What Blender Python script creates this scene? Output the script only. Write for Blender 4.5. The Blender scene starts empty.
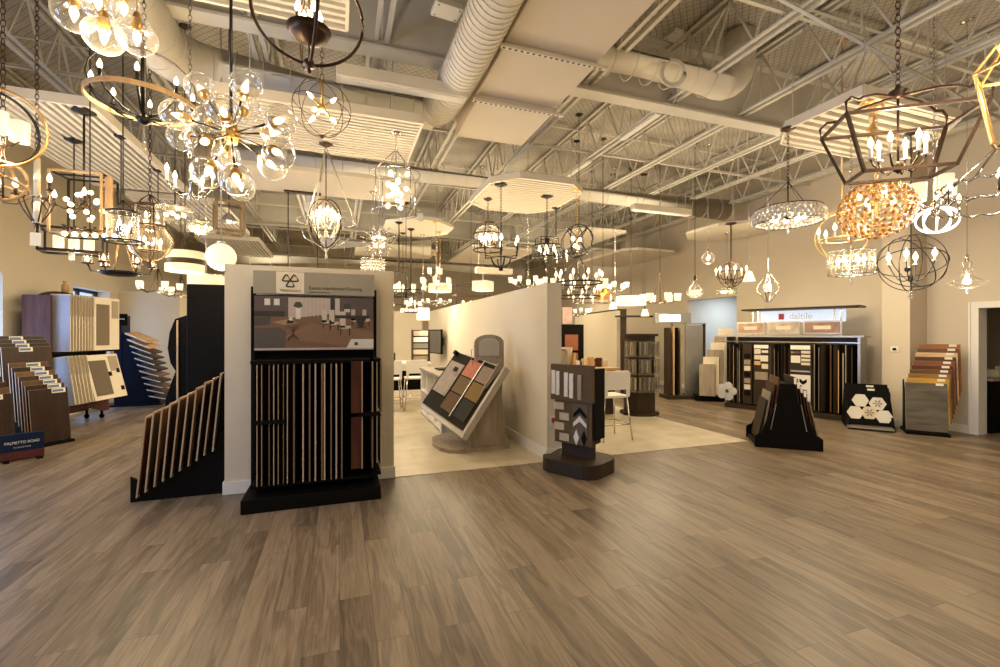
import bpy, math, random
from mathutils import Vector, Matrix
random.seed(7)
scene = bpy.context.scene
col = scene.collection
PI = math.pi

# ------------------------------------------------------------------ camera, world, light, exposure
F = 455.0                      # focal length in pixels of the 1000 px wide frame
YAW = math.radians(19.4)       # the camera looks this far right of the room's long axis (+Y)
CAMZ = 1.6
cd = bpy.data.cameras.new('camera')
cd.lens = 36.0 * F / 1000.0
cd.sensor_width = 36.0
cd.clip_end = 200
cam = bpy.data.objects.new('camera', cd)
cam.location = (0, 0, CAMZ)
cam.rotation_euler = (PI / 2, 0, -YAW)
col.objects.link(cam)
scene.camera = cam

scene.view_settings.view_transform = 'Standard'
scene.view_settings.look = 'None'
scene.view_settings.gamma = 1
scene.view_settings.use_curve_mapping = False
scene.view_settings.exposure = 0.66

w = bpy.data.worlds.new('world')
scene.world = w
w.use_nodes = True
bgn = w.node_tree.nodes['Background']
bgn.inputs[0].default_value = (0.50, 0.68, 1.0, 1)
bgn.inputs[1].default_value = 1.1

def area_light(name, loc, rot, sx, sy, power, color):
    l = bpy.data.lights.new(name, 'AREA')
    l.shape = 'RECTANGLE'; l.size = sx; l.size_y = sy
    l.energy = power; l.color = color
    o = bpy.data.objects.new(name, l)
    o.location = loc; o.rotation_euler = rot
    col.objects.link(o)
    return o
WARM = (1.0, 0.80, 0.50)
# daylight coming in through the left wall's windows
for yy, pw in ((12.1, 22), (8.5, 38), (4.6, 85), (1.2, 85)):
    area_light('window_daylight', (-5.45, yy, 1.5), (0, -PI / 2, 0), 1.9, 1.5, pw, (0.42, 0.60, 1.0))
# added area lights, down and up, filling the unseen showroom behind the camera
for xx, yy in ((-2.5, -2.5), (2.5, -3.0), (7.0, -1.5), (7.2, 1.2), (3.2, 0.6), (-3.2, 0.8)):
    area_light('added_fill_light', (xx, yy, 3.7), (0, 0, 0), 1.2, 1.2, 21, (1.0, 0.86, 0.63))
    area_light('added_uplight', (xx, yy, 3.8), (PI, 0, 0), 1.2, 1.2, 6, (1.0, 0.86, 0.62))
# more added fill, without fixtures, brightening the rear and the ceiling there
for xx, yy in ((-2.4, 16.4), (1.0, 16.2), (5.0, 15.6), (8.0, 15.2), (-1.2, 10.6), (-.4, 12.6), (6.1, 12.9), (6.4, 8.6), (7.2, 5.2), (.2, 9.3), (3.0, 10.6)):
    area_light('added_fill_light', (xx, yy, 3.45), (0, 0, 0), 1.0, 1.0, 42, (1.0, 0.84, 0.58))
    area_light('added_uplight', (xx, yy, 3.5), (PI, 0, 0), 1.0, 1.0, 13, (1.0, 0.86, 0.62))

# ------------------------------------------------------------------ pixel -> point helpers
cs, sn = math.cos(YAW), math.sin(YAW)
def ray(px, py):
    a = (px - 500.0) / F; b = (333.5 - py) / F
    return Vector((sn + a * cs, cs - a * sn, b))
def atD(px, py, D):
    return Vector((0, 0, CAMZ)) + ray(px, py) * D
def atY(px, py, Y):
    r = ray(px, py); return Vector((0, 0, CAMZ)) + r * (Y / r.y)
def atX(px, py, X):
    r = ray(px, py); return Vector((0, 0, CAMZ)) + r * (X / r.x)
def atZ(px, py, z):
    r = ray(px, py); return Vector((0, 0, CAMZ)) + r * ((z - CAMZ) / r.z)
def fl(px, py): return atZ(px, py, 0.0)

# ------------------------------------------------------------------ mesh collector
def basis(d):
    d = Vector(d).normalized()
    up = Vector((0, 0, 1)) if abs(d.z) < 0.95 else Vector((1, 0, 0))
    x = d.cross(up).normalized()
    y = x.cross(d).normalized()
    return x, y, d

class MB:
    def __init__(s):
        s.v = []; s.f = []; s.mi = []; s.sm = []; s.mats = []
    def m(s, mat):
        if mat not in s.mats: s.mats.append(mat)
        return s.mats.index(mat)
    def add(s, vs, fs, mat=None, smooth=False):
        k = len(s.v); s.v += [tuple(v) for v in vs]
        i = s.m(mat) if mat else 0
        for f in fs:
            s.f.append([k + j for j in f]); s.mi.append(i); s.sm.append(smooth)
        return s
    def box(s, c, d, rz=0, M=None, mat=None):
        x, y, z = d[0] / 2, d[1] / 2, d[2] / 2
        vs = [Vector((a, b, e)) for a in (-x, x) for b in (-y, y) for e in (-z, z)]
        R = M if M is not None else Matrix.Rotation(rz, 3, 'Z')
        c = Vector(c)
        return s.add([R @ v + c for v in vs], [(0, 1, 3, 2), (4, 6, 7, 5), (0, 4, 5, 1), (2, 3, 7, 6), (0, 2, 6, 4), (1, 5, 7, 3)], mat)
    def bx(s, a, b, mat=None):
        a = Vector(a); b = Vector(b)
        return s.box((a + b) / 2, [abs(q) for q in (b - a)], mat=mat)
    def bar(s, p, q, w, h=None, mat=None):
        p = Vector(p); q = Vector(q); h = h or w
        x, y, d = basis(q - p)
        M = Matrix((x, y, d)).transposed()
        return s.box((p + q) / 2, (w, h, (q - p).length), M=M, mat=mat)
    def cyl(s, p, q, r, r2=None, n=10, mat=None, smooth=True, caps=True):
        p = Vector(p); q = Vector(q); r2 = r if r2 is None else r2
        x, y, d = basis(q - p)
        vs = []
        for i in range(n):
            t = 2 * PI * i / n; e = x * math.cos(t) + y * math.sin(t)
            vs.append(p + e * r); vs.append(q + e * r2)
        fs = [(2 * i, 2 * ((i + 1) % n), 2 * ((i + 1) % n) + 1, 2 * i + 1) for i in range(n)]
        s.add(vs, fs, mat, smooth)
        if caps:
            k = len(s.v) - 2 * n
            i0 = s.m(mat) if mat else 0
            s.f.append([k + 2 * i for i in range(n)][::-1]); s.mi.append(i0); s.sm.append(False)
            s.f.append([k + 2 * i + 1 for i in range(n)]); s.mi.append(i0); s.sm.append(False)
        return s
    def tube(s, pts, r, n=6, closed=False, mat=None, flat=None):
        pts = [Vector(p) for p in pts]; N = len(pts); vs = []
        px_ = None
        for i, p in enumerate(pts):
            if closed: d = pts[(i + 1) % N] - pts[i - 1]
            else: d = pts[min(i + 1, N - 1)] - pts[max(i - 1, 0)]
            d.normalize()
            if px_ is None: x, y, _ = basis(d)
            else:
                x = (px_ - d * px_.dot(d))
                x = x.normalized() if x.length > 1e-6 else basis(d)[0]
                y = d.cross(x)
            px_ = x
            rr = r[i] if isinstance(r, (list, tuple)) else r
            for k in range(n):
                t = 2 * PI * k / n + (PI / n)
                a, b = (rr, rr) if flat is None else (rr, rr * flat)
                vs.append(p + x * math.cos(t) * a + y * math.sin(t) * b)
        fs = []
        for i in range(N if closed else N - 1):
            j = (i + 1) % N
            for k in range(n):
                l = (k + 1) % n
                fs.append((i * n + k, i * n + l, j * n + l, j * n + k))
        if not closed:
            fs.append(tuple(range(n))[::-1]); fs.append(tuple((N - 1) * n + k for k in range(n)))
        return s.add(vs, fs, mat, n > 4)
    def ring(s, c, R, r, normal=(0, 0, 1), N=40, n=6, mat=None, flat=None, sy=1.0):
        x, y, d = basis(normal); c = Vector(c)
        return s.tube([c + x * math.cos(2 * PI * i / N) * R + y * math.sin(2 * PI * i / N) * R * sy for i in range(N)], r, n, True, mat, flat)
    def band(s, c, R, h, t, N=48, mat=None):            # a flat hoop, axis z
        return s.lathe([(R, -h / 2), (R + t, -h / 2), (R + t, h / 2), (R, h / 2), (R, -h / 2)], c, N, mat, False)
    def lathe(s, prof, c=(0, 0, 0), n=24, mat=None, smooth=True, axis=None):
        c = Vector(c); vs = []
        x, y, d = (Vector((1, 0, 0)), Vector((0, 1, 0)), Vector((0, 0, 1))) if axis is None else basis(axis)
        for (r, z) in prof:
            for k in range(n):
                t = 2 * PI * k / n
                vs.append(c + x * (r * math.cos(t)) + y * (r * math.sin(t)) + d * z)
        fs = []
        for i in range(len(prof) - 1):
            for k in range(n):
                l = (k + 1) % n
                fs.append((i * n + k, i * n + l, (i + 1) * n + l, (i + 1) * n + k))
        return s.add(vs, fs, mat, smooth)
    def sphere(s, c, r, n=16, m=10, mat=None, sz=1.0):
        return s.lathe([(max(1e-4, r * math.sin(PI * i / m)), -r * sz * math.cos(PI * i / m)) for i in range(m + 1)], c, n, mat, True)
    def prism(s, poly, h, M=None, mat=None):             # poly in local xy, extruded along local z by h
        n = len(poly)
        vs = [Vector((p[0], p[1], 0)) for p in poly] + [Vector((p[0], p[1], h)) for p in poly]
        if M is not None: vs = [M @ v for v in vs]
        fs = [tuple(range(n))[::-1], tuple(range(n, 2 * n))] + [(i, (i + 1) % n, n + (i + 1) % n, n + i) for i in range(n)]
        return s.add(vs, fs, mat)
    def quad(s, a, b, c, d, t=0.0, mat=None):            # slab with corners a b c d, thickness t along its normal (backward)
        a, b, c, d = map(Vector, (a, b, c, d))
        if t == 0: return s.add([a, b, c, d], [(0, 1, 2, 3)], mat)
        nn = (b - a).cross(d - a).normalized() * (-t)
        return s.add([a, b, c, d, a + nn, b + nn, c + nn, d + nn], [(0, 1, 2, 3), (7, 6, 5, 4), (0, 4, 5, 1), (1, 5, 6, 2), (2, 6, 7, 3), (3, 7, 4, 0)], mat)
    def mesh(s, name, mat=None):
        me = bpy.data.meshes.new(name)
        me.from_pydata(s.v, [], s.f)
        mats = s.mats if s.mats else [mat]
        for q in mats: me.materials.append(q)
        me.polygons.foreach_set('material_index', s.mi)
        me.polygons.foreach_set('use_smooth', s.sm)
        me.update()
        return me
    def build(s, name, mat=None, parent=None, loc=None, bevel=0):
        o = bpy.data.objects.new(name, s.mesh(name, mat))
        col.objects.link(o)
        if parent: o.parent = parent
        if loc is not None: o.location = loc
        if bevel:
            b = o.modifiers.new('bevel', 'BEVEL'); b.width = bevel; b.segments = 2; b.limit_method = 'ANGLE'
        return o

def tag(o, label=None, cat=None, group=None, kind=None):
    if label: o['label'] = label
    if cat: o['category'] = cat
    if group: o['group'] = group
    if kind: o['kind'] = kind
    return o
def thing(name, label, cat, loc=(0, 0, 0), rz=0, group=None):
    o = bpy.data.objects.new(name, None)
    o.empty_display_size = 0.1
    col.objects.link(o); o.location = loc; o.rotation_euler = (0, 0, rz)
    return tag(o, label, cat, group)
def inst(name, me, parent=None, loc=(0, 0, 0), rot=None):
    o = bpy.data.objects.new(name, me); col.objects.link(o)
    if parent: o.parent = parent
    o.location = loc
    if rot: o.rotation_euler = rot
    return o
def struct(name, mb, mat=None, parent=None, **k):
    o = mb.build(name, mat, parent, **k)
    if parent is None: o['kind'] = 'structure'
    return o
def text(body, size, mat, parent, loc, rot, name='lettering', align='CENTER', ext=0.0008, width=1.0):
    c = bpy.data.curves.new(name, 'FONT'); c.body = body; c.size = size; c.extrude = ext
    c.align_x = align; c.align_y = 'CENTER'; c.materials.append(mat)
    o = bpy.data.objects.new(name, c); col.objects.link(o)
    me = bpy.data.meshes.new_from_object(o)
    bpy.data.objects.remove(o); me.name = name
    o = bpy.data.objects.new(name, me); col.objects.link(o); o.parent = parent
    o.location = loc; o.rotation_euler = rot; o.scale = (width, 1, 1)
    return o
ORD = ['first', 'second', 'third', 'fourth', 'fifth', 'sixth', 'seventh', 'eighth', 'ninth', 'tenth', 'eleventh', 'twelfth', 'thirteenth', 'fourteenth', 'fifteenth', 'sixteenth',
       'seventeenth', 'eighteenth', 'nineteenth', 'twentieth', 'twenty-first', 'twenty-second', 'twenty-third', 'twenty-fourth', 'twenty-fifth', 'twenty-sixth']
def frame_mat(u, n):
    """rotation matrix with local x = u (along a face), local -y = n (out of the face), z up"""
    u = Vector((u[0], u[1], 0)).normalized()
    return math.atan2(u.y, u.x)

# ------------------------------------------------------------------ materials
def mat(name, c, rough=0.6, metal=0.0, noise=0.12, scale=12, bump=0.0, emis=None, es=0, spec=0.5, stretch=(1, 1, 1)):
    m = bpy.data.materials.new(name); m.use_nodes = True
    nt = m.node_tree; b = nt.nodes['Principled BSDF']
    b.inputs['Roughness'].default_value = rough; b.inputs['Metallic'].default_value = metal
    b.inputs['Specular IOR Level'].default_value = spec
    if noise > 0:
        tc = nt.nodes.new('ShaderNodeTexCoord'); mp = nt.nodes.new('ShaderNodeMapping')
        mp.inputs['Scale'].default_value = stretch
        nz = nt.nodes.new('ShaderNodeTexNoise'); nz.inputs['Scale'].default_value = scale; nz.inputs['Detail'].default_value = 3
        mx = nt.nodes.new('ShaderNodeMix'); mx.data_type = 'RGBA'
        mx.inputs[6].default_value = tuple(x * (1 - noise) for x in c[:3]) + (1,)
        mx.inputs[7].default_value = tuple(min(1, x * (1 + noise)) for x in c[:3]) + (1,)
        nt.links.new(tc.outputs['Object'], mp.inputs[0]); nt.links.new(mp.outputs[0], nz.inputs['Vector'])
        nt.links.new(nz.outputs['Fac'], mx.inputs[0]); nt.links.new(mx.outputs[2], b.inputs['Base Color'])
        if bump:
            bp = nt.nodes.new('ShaderNodeBump'); bp.inputs['Strength'].default_value = bump; bp.inputs['Distance'].default_value = 0.01
            nt.links.new(nz.outputs['Fac'], bp.inputs['Height']); nt.links.new(bp.outputs[0], b.inputs['Normal'])
    else:
        b.inputs['Base Color'].default_value = tuple(c[:3]) + (1,)
    if emis:
        b.inputs['Emission Color'].default_value = tuple(emis[:3]) + (1,)
        b.inputs['Emission Strength'].default_value = es
    return m
def glow(name, c, s, sample=False):
    m = bpy.data.materials.new(name); m.use_nodes = True
    nt = m.node_tree; b = nt.nodes['Principled BSDF']
    b.inputs['Base Color'].default_value = (0.55, 0.50, 0.42, 1)
    b.inputs['Emission Color'].default_value = tuple(c) + (1,)
    b.inputs['Emission Strength'].default_value = s
    m.cycles.emission_sampling = 'AUTO' if sample else 'NONE'
    return m
def glassm(name, tint=(1, 1, 1), edge=0.6, base=0.04, rough=0.03):
    m = bpy.data.materials.new(name); m.use_nodes = True
    nt = m.node_tree; nt.nodes.clear()
    out = nt.nodes.new('ShaderNodeOutputMaterial'); mx = nt.nodes.new('ShaderNodeMixShader')
    tr = nt.nodes.new('ShaderNodeBsdfTransparent'); gl = nt.nodes.new('ShaderNodeBsdfGlossy')
    tr.inputs[0].default_value = tuple(tint) + (1,); gl.inputs['Roughness'].default_value = rough
    df = nt.nodes.new('ShaderNodeBsdfDiffuse'); df.inputs[0].default_value = (.8, .77, .7, 1)
    md = nt.nodes.new('ShaderNodeMixShader'); md.inputs[0].default_value = .35
    nt.links.new(gl.outputs[0], md.inputs[1]); nt.links.new(df.outputs[0], md.inputs[2])
    lw = nt.nodes.new('ShaderNodeLayerWeight'); lw.inputs['Blend'].default_value = 0.5
    pw = nt.nodes.new('ShaderNodeMath'); pw.operation = 'POWER'; pw.inputs[1].default_value = 3.0
    ml = nt.nodes.new('ShaderNodeMath'); ml.operation = 'MULTIPLY_ADD'; ml.inputs[1].default_value = edge; ml.inputs[2].default_value = base
    nt.links.new(lw.outputs['Facing'], pw.inputs[0]); nt.links.new(pw.outputs[0], ml.inputs[0]); nt.links.new(ml.outputs[0], mx.inputs[0])
    nt.links.new(tr.outputs[0], mx.inputs[1]); nt.links.new(md.outputs[0], mx.inputs[2]); nt.links.new(mx.outputs[0], out.inputs[0])
    return m
def wood(name, c1, c2, rough=0.45, ax='Z', scale=6, plank=None):
    m = bpy.data.materials.new(name); m.use_nodes = True
    nt = m.node_tree; b = nt.nodes['Principled BSDF']; b.inputs['Roughness'].default_value = rough; b.inputs['Specular IOR Level'].default_value = .22
    tc = nt.nodes.new('ShaderNodeTexCoord'); mp = nt.nodes.new('ShaderNodeMapping')
    st = {'X': (0.12, 1, 1), 'Y': (1, 0.12, 1), 'Z': (1, 1, 0.12)}[ax]
    mp.inputs['Scale'].default_value = tuple(scale * q for q in st)
    nz = nt.nodes.new('ShaderNodeTexNoise'); nz.inputs['Scale'].default_value = 2.2; nz.inputs['Detail'].default_value = 6; nz.inputs['Distortion'].default_value = 0.6
    rp = nt.nodes.new('ShaderNodeValToRGB')
    rp.color_ramp.elements[0].position = 0.3; rp.color_ramp.elements[0].color = tuple(c1) + (1,)
    rp.color_ramp.elements[1].position = 0.7; rp.color_ramp.elements[1].color = tuple(c2) + (1,)
    nt.links.new(tc.outputs['Object'], mp.inputs[0]); nt.links.new(mp.outputs[0], nz.inputs['Vector'])
    nt.links.new(nz.outputs['Fac'], rp.inputs[0]); nt.links.new(rp.outputs[0], b.inputs['Base Color'])
    return m

def floor_planks():
    m = bpy.data.materials.new('oak_plank_floor'); m.use_nodes = True
    nt = m.node_tree; N = nt.nodes; L = nt.links; b = N['Principled BSDF']
    tc = N.new('ShaderNodeTexCoord'); mp = N.new('ShaderNodeMapping')
    mp.inputs['Rotation'].default_value = (0, 0, PI / 2)
    br = N.new('ShaderNodeTexBrick')
    br.offset = 0.37; br.offset_frequency = 2
    br.inputs['Scale'].default_value = 1.0
    br.inputs['Brick Width'].default_value = 1.22; br.inputs['Row Height'].default_value = 0.18
    br.inputs['Mortar Size'].default_value = 0.0012; br.inputs['Mortar Smooth'].default_value = 0.1
    br.inputs['Bias'].default_value = 0.0
    br.inputs['Color1'].default_value = (0.0, 0.0, 0.0, 1); br.inputs['Color2'].default_value = (1, 1, 1, 1)
    br.inputs['Mortar'].default_value = (0.5, 0.5, 0.5, 1)
    L.new(tc.outputs['Object'], mp.inputs[0]); L.new(mp.outputs[0], br.inputs['Vector'])
    # per-plank offset so that grain differs from plank to plank
    off = N.new('ShaderNodeVectorMath'); off.operation = 'MULTIPLY_ADD'
    off.inputs[1].default_value = (7.3, 11.7, 5.1)
    L.new(br.outputs['Color'], off.inputs[0])
    g = N.new('ShaderNodeVectorMath'); g.operation = 'MULTIPLY'; g.inputs[1].default_value = (9.0, 0.9, 1.0)
    L.new(tc.outputs['Object'], g.inputs[0]); L.new(g.outputs[0], off.inputs[2])
    n1 = N.new('ShaderNodeTexNoise'); n1.inputs['Scale'].default_value = 1.0; n1.inputs['Detail'].default_value = 4; n1.inputs['Distortion'].default_value = 1.2
    L.new(off.outputs[0], n1.inputs['Vector'])
    wv = N.new('ShaderNodeMath'); wv.operation = 'MULTIPLY'; wv.inputs[1].default_value = 26
    L.new(n1.outputs['Fac'], wv.inputs[0])
    sw = N.new('ShaderNodeMath'); sw.operation = 'SINE'; L.new(wv.outputs[0], sw.inputs[0])
    g2 = N.new('ShaderNodeVectorMath'); g2.operation = 'MULTIPLY'; g2.inputs[1].default_value = (90, 4, 1)
    L.new(tc.outputs['Object'], g2.inputs[0])
    n2 = N.new('ShaderNodeTexNoise'); n2.inputs['Scale'].default_value = 1.0; n2.inputs['Detail'].default_value = 3
    L.new(g2.outputs[0], n2.inputs['Vector'])
    # tone = plank*0.5 + blotch*.. + rings + fine grain
    def mad(a, k, c):
        q = N.new('ShaderNodeMath'); q.operation = 'MULTIPLY_ADD'
        L.new(a, q.inputs[0]); q.inputs[1].default_value = k
        if isinstance(c, float): q.inputs[2].default_value = c
        else: L.new(c, q.inputs[2])
        return q.outputs[0]
    t = mad(br.outputs['Color'], 0.22, 0.05)
    t = mad(n1.outputs['Fac'], 0.42, t)
    t = mad(sw.outputs[0], 0.06, t)
    t = mad(n2.outputs['Fac'], 0.42, t)
    rp = N.new('ShaderNodeValToRGB'); e = rp.color_ramp.elements
    e[0].position = 0.28; e[0].color = (0.063, 0.0455, 0.0295, 1)
    e[1].position = 0.82; e[1].color = (0.300, 0.226, 0.150, 1)
    k = e.new(0.52); k.color = (0.158, 0.115, 0.075, 1)
    L.new(t, rp.inputs[0])
    mo = N.new('ShaderNodeMix'); mo.data_type = 'RGBA'; mo.inputs[7].default_value = (0.06, 0.04, 0.028, 1)
    L.new(br.outputs['Fac'], mo.inputs[0]); L.new(rp.outputs[0], mo.inputs[6]); L.new(mo.outputs[2], b.inputs['Base Color'])
    b.inputs['Roughness'].default_value = 0.36
    b.inputs['Specular IOR Level'].default_value = 0.4
    bp = N.new('ShaderNodeBump'); bp.inputs['Strength'].default_value = 0.12; bp.inputs['Distance'].default_value = 0.004
    L.new(n2.outputs['Fac'], bp.inputs['Height']); L.new(bp.outputs[0], b.inputs['Normal'])
    return m
def floor_tiles():
    m = bpy.data.materials.new('cream_stone_tile'); m.use_nodes = True
    nt = m.node_tree; N = nt.nodes; L = nt.links; b = N['Principled BSDF']
    tc = N.new('ShaderNodeTexCoord')
    br = N.new('ShaderNodeTexBrick'); br.offset = 0.33
    br.inputs['Scale'].default_value = 1.0; br.inputs['Brick Width'].default_value = 0.9; br.inputs['Row Height'].default_value = 0.45
    br.inputs['Mortar Size'].default_value = 0.003
    br.inputs['Color1'].default_value = (0.53, 0.46, 0.33, 1); br.inputs['Color2'].default_value = (0.62, 0.54, 0.40, 1)
    br.inputs['Mortar'].default_value = (0.42, 0.35, 0.26, 1)
    nz = N.new('ShaderNodeTexNoise'); nz.inputs['Scale'].default_value = 3; nz.inputs['Detail'].default_value = 5
    L.new(tc.outputs['Object'], br.inputs['Vector']); L.new(tc.outputs['Object'], nz.inputs['Vector'])
    mx = N.new('ShaderNodeMix'); mx.data_type = 'RGBA'; mx.blend_type = 'MULTIPLY'; mx.inputs[0].default_value = 0.5
    rp = N.new('ShaderNodeValToRGB'); rp.color_ramp.elements[0].position = .35; rp.color_ramp.elements[0].color = (.68, .64, .58, 1); rp.color_ramp.elements[1].position = .6
    L.new(nz.outputs['Fac'], rp.inputs[0]); L.new(br.outputs['Color'], mx.inputs[6]); L.new(rp.outputs[0], mx.inputs[7]); L.new(mx.outputs[2], b.inputs['Base Color'])
    b.inputs['Roughness'].default_value = 0.32
    return m
def netting():
    """white roof insulation held up by a diamond net"""
    m = bpy.data.materials.new('netted_roof_insulation'); m.use_nodes = True
    nt = m.node_tree; N = nt.nodes; L = nt.links; b = N['Principled BSDF']; b.inputs['Roughness'].default_value = 0.9
    tc = N.new('ShaderNodeTexCoord')
    outs = []
    for ang in (PI / 4, -PI / 4):
        mp = N.new('ShaderNodeMapping'); mp.inputs['Rotation'].default_value = (0, 0, ang)
        wv = N.new('ShaderNodeTexWave'); wv.inputs['Scale'].default_value = 4.2; wv.inputs['Distortion'].default_value = 0.6; wv.inputs['Detail'].default_value = 1
        L.new(tc.outputs['Object'], mp.inputs[0]); L.new(mp.outputs[0], wv.inputs['Vector'])
        gt = N.new('ShaderNodeMath'); gt.operation = 'GREATER_THAN'; gt.inputs[1].default_value = 0.965
        L.new(wv.outputs['Fac'], gt.inputs[0]); outs.append(gt.outputs[0])
    mxm = N.new('ShaderNodeMath'); mxm.operation = 'MAXIMUM'; L.new(outs[0], mxm.inputs[0]); L.new(outs[1], mxm.inputs[1])
    nz = N.new('ShaderNodeTexNoise'); nz.inputs['Scale'].default_value = 1.4; nz.inputs['Detail'].default_value = 4
    L.new(tc.outputs['Object'], nz.inputs['Vector'])
    rp = N.new('ShaderNodeValToRGB'); e = rp.color_ramp.elements
    e[0].position = .3; e[0].color = (.36, .32, .26, 1); e[1].position = .7; e[1].color = (.60, .56, .48, 1)
    L.new(nz.outputs['Fac'], rp.inputs[0])
    mx = N.new('ShaderNodeMix'); mx.data_type = 'RGBA'; mx.inputs[7].default_value = (.25, .21, .16, 1)
    L.new(mxm.outputs[0], mx.inputs[0]); L.new(rp.outputs[0], mx.inputs[6]); L.new(mx.outputs[2], b.inputs['Base Color'])
    bp = N.new('ShaderNodeBump'); bp.inputs['Strength'].default_value = 0.6; bp.inputs['Distance'].default_value = 0.08
    L.new(nz.outputs['Fac'], bp.inputs['Height']); L.new(bp.outputs[0], b.inputs['Normal'])
    return m

M = {}
M['planks'] = floor_planks(); M['tiles'] = floor_tiles(); M['deck'] = netting()
M['wall'] = mat('cream_wall_paint', (.62, .545, .42), .85, noise=.03, scale=3)
M['wall_warm'] = mat('tan_wall_paint', (.58, .50, .38), .85, noise=.03, scale=3)
M['wall_blue'] = mat('grey_blue_wall_paint', (.47, .49, .475), .85, noise=.03, scale=3)
M['trim'] = mat('white_trim_paint', (.74, .70, .63), .5, noise=.03)
M['steel'] = mat('painted_roof_steel', (.60, .56, .48), .55, noise=.08, scale=4)
M['duct'] = mat('painted_duct_metal', (.66, .60, .50), .5, noise=.06, scale=3)
M['ductbox'] = mat('painted_flat_duct', (.60, .52, .41), .6, noise=.04, scale=2)
M['slat'] = mat('painted_ceiling_slat', (.70, .63, .51), .6, noise=.05, scale=5)
M['panel'] = mat('ceiling_cloud_felt', (.64, .57, .46), .8, noise=.05, scale=8)
M['black'] = mat('black_laminate', (.0045, .004, .0035), .55, noise=.15, spec=.08)
M['blackmetal'] = mat('black_iron', (.022, .018, .015), .45, .6, noise=.2)
M['bronze'] = mat('oil_rubbed_bronze', (.075, .045, .03), .42, .8, noise=.3, scale=20)
M['brass'] = mat('aged_brass', (.62, .38, .13), .3, .9, noise=.2, scale=20)
M['gold'] = mat('gold_leaf_metal', (.80, .52, .20), .32, .8, noise=.2, scale=20)
M['chrome'] = mat('polished_nickel', (.62, .58, .52), .2, 1.0, noise=.1)
M['silver'] = mat('brushed_steel', (.50, .49, .47), .35, .9, noise=.1)
M['tanwood'] = wood('light_oak_wood', (.42, .25, .11), (.62, .40, .20))
M['edgewood'] = mat('board_edge_wood', (.55, .38, .22), .6, noise=.25, scale=30)
M['purplewood'] = wood('reddish_walnut', (.055, .020, .013), (.13, .048, .030), .6)
M['white'] = mat('white_laminate', (.72, .68, .60), .45, noise=.04)
M['offwhite'] = mat('cream_card', (.66, .58, .45), .7, noise=.05)
M['tag'] = mat('white_price_tag', (.85, .80, .70), .6, noise=.03)
M['navy'] = mat('navy_laminate', (.003, .008, .030), .5, noise=.15, spec=.2)
M['darkbrown'] = mat('dark_brown_laminate', (.036, .023, .013), .5, noise=.2, spec=.2)
M['greywood'] = wood('grey_washed_wood', (.24, .19, .145), (.36, .29, .225), .5)
M['bulb'] = glow('lit_bulb', (1.0, .76, .40), 4.0)
M['bulbwhite'] = glow('lit_white_bulb', (1.0, .84, .58), 1.4)
M['shade'] = glow('lit_white_glass_shade', (1.0, .80, .50), .55)
M['shadewarm'] = glow('lit_linen_shade', (1.0, .74, .40), .34)
M['led'] = glow('lit_led_tube', (.95, .93, 1.0), 1.8)
M['glass'] = glassm('clear_blown_glass', (.95, .94, .92), .95, .11)
M['amberglass'] = glassm('smoky_glass', (.80, .70, .56), .7, .08)
M['crystal'] = glassm('cut_crystal', (.95, .92, .86), .8, .35, .08)
M['crystalball'] = mat('crystal_ball', (.62, .58, .50), .12, .25, noise=.1, spec=1.0)
M['window'] = glassm('window_glass', (.93, .96, 1.0), .5, .03)
M['sleeve'] = mat('cream_candle_sleeve', (.75, .68, .55), .5, noise=.03)
# ================================================================== the room
XL, XR, YB, YF, ZD = -5.0, 9.5, -4.5, 22.0, 5.45
struct('floor', MB().bx((XL - .2, YB - .2, -.12), (XR + 2.5, YF + .2, 0)), M['planks'])
tile = MB().bx((-1.0, 5.15, 0), (5.72, 20.0, .006))
struct('floor_tile', tile, M['tiles'])
struct('ceiling', MB().bx((XL - .2, YB - .2, ZD), (XR + 2.5, YF + .2, ZD + .15)), M['deck'])
# left wall with its windows (tall openings)
WZ0, WZ1 = 0.25, 2.55
wins = [(0.3, 2.1), (3.7, 5.5), (7.6, 9.35), (11.35, 12.9)]
lw = MB(); y = YB
for a, b in wins:
    lw.bx((XL - .35, y, 0), (XL, a, ZD)); y = b
    lw.bx((XL - .35, a, 0), (XL, b, WZ0)); lw.bx((XL - .35, a, WZ1), (XL, b, ZD))
lw.bx((XL - .35, y, 0), (XL, YF, ZD))
struct('wall_left', lw, M['wall'])
for i, (a, b) in enumerate(wins):
    fr = MB()
    for yy in (a + .03, (a + b) / 2, b - .03): fr.bx((XL - .30, yy - .03, WZ0), (XL - .24, yy + .03, WZ1))
    for zz in (WZ0 + .03, 1.9, WZ1 - .03): fr.bx((XL - .30, a, zz - .03), (XL - .24, b, zz + .03))
    wr = struct('window_%d' % (i + 1), fr, M['blackmetal'])
    MB().bx((XL - .275, a + .03, WZ0 + .03), (XL - .265, b - .03, WZ1 - .03)).build('pane', M['window'], wr)
# far wall, wall behind the camera
struct('wall_back', MB().bx((XL - .35, YF, 0), (XR + 2.6, YF + .2, ZD)), M['wall'])
struct('wall_front', MB().bx((XL - .35, YB - .2, 0), (XR + 2.6, YB, ZD)), M['wall'])
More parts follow.
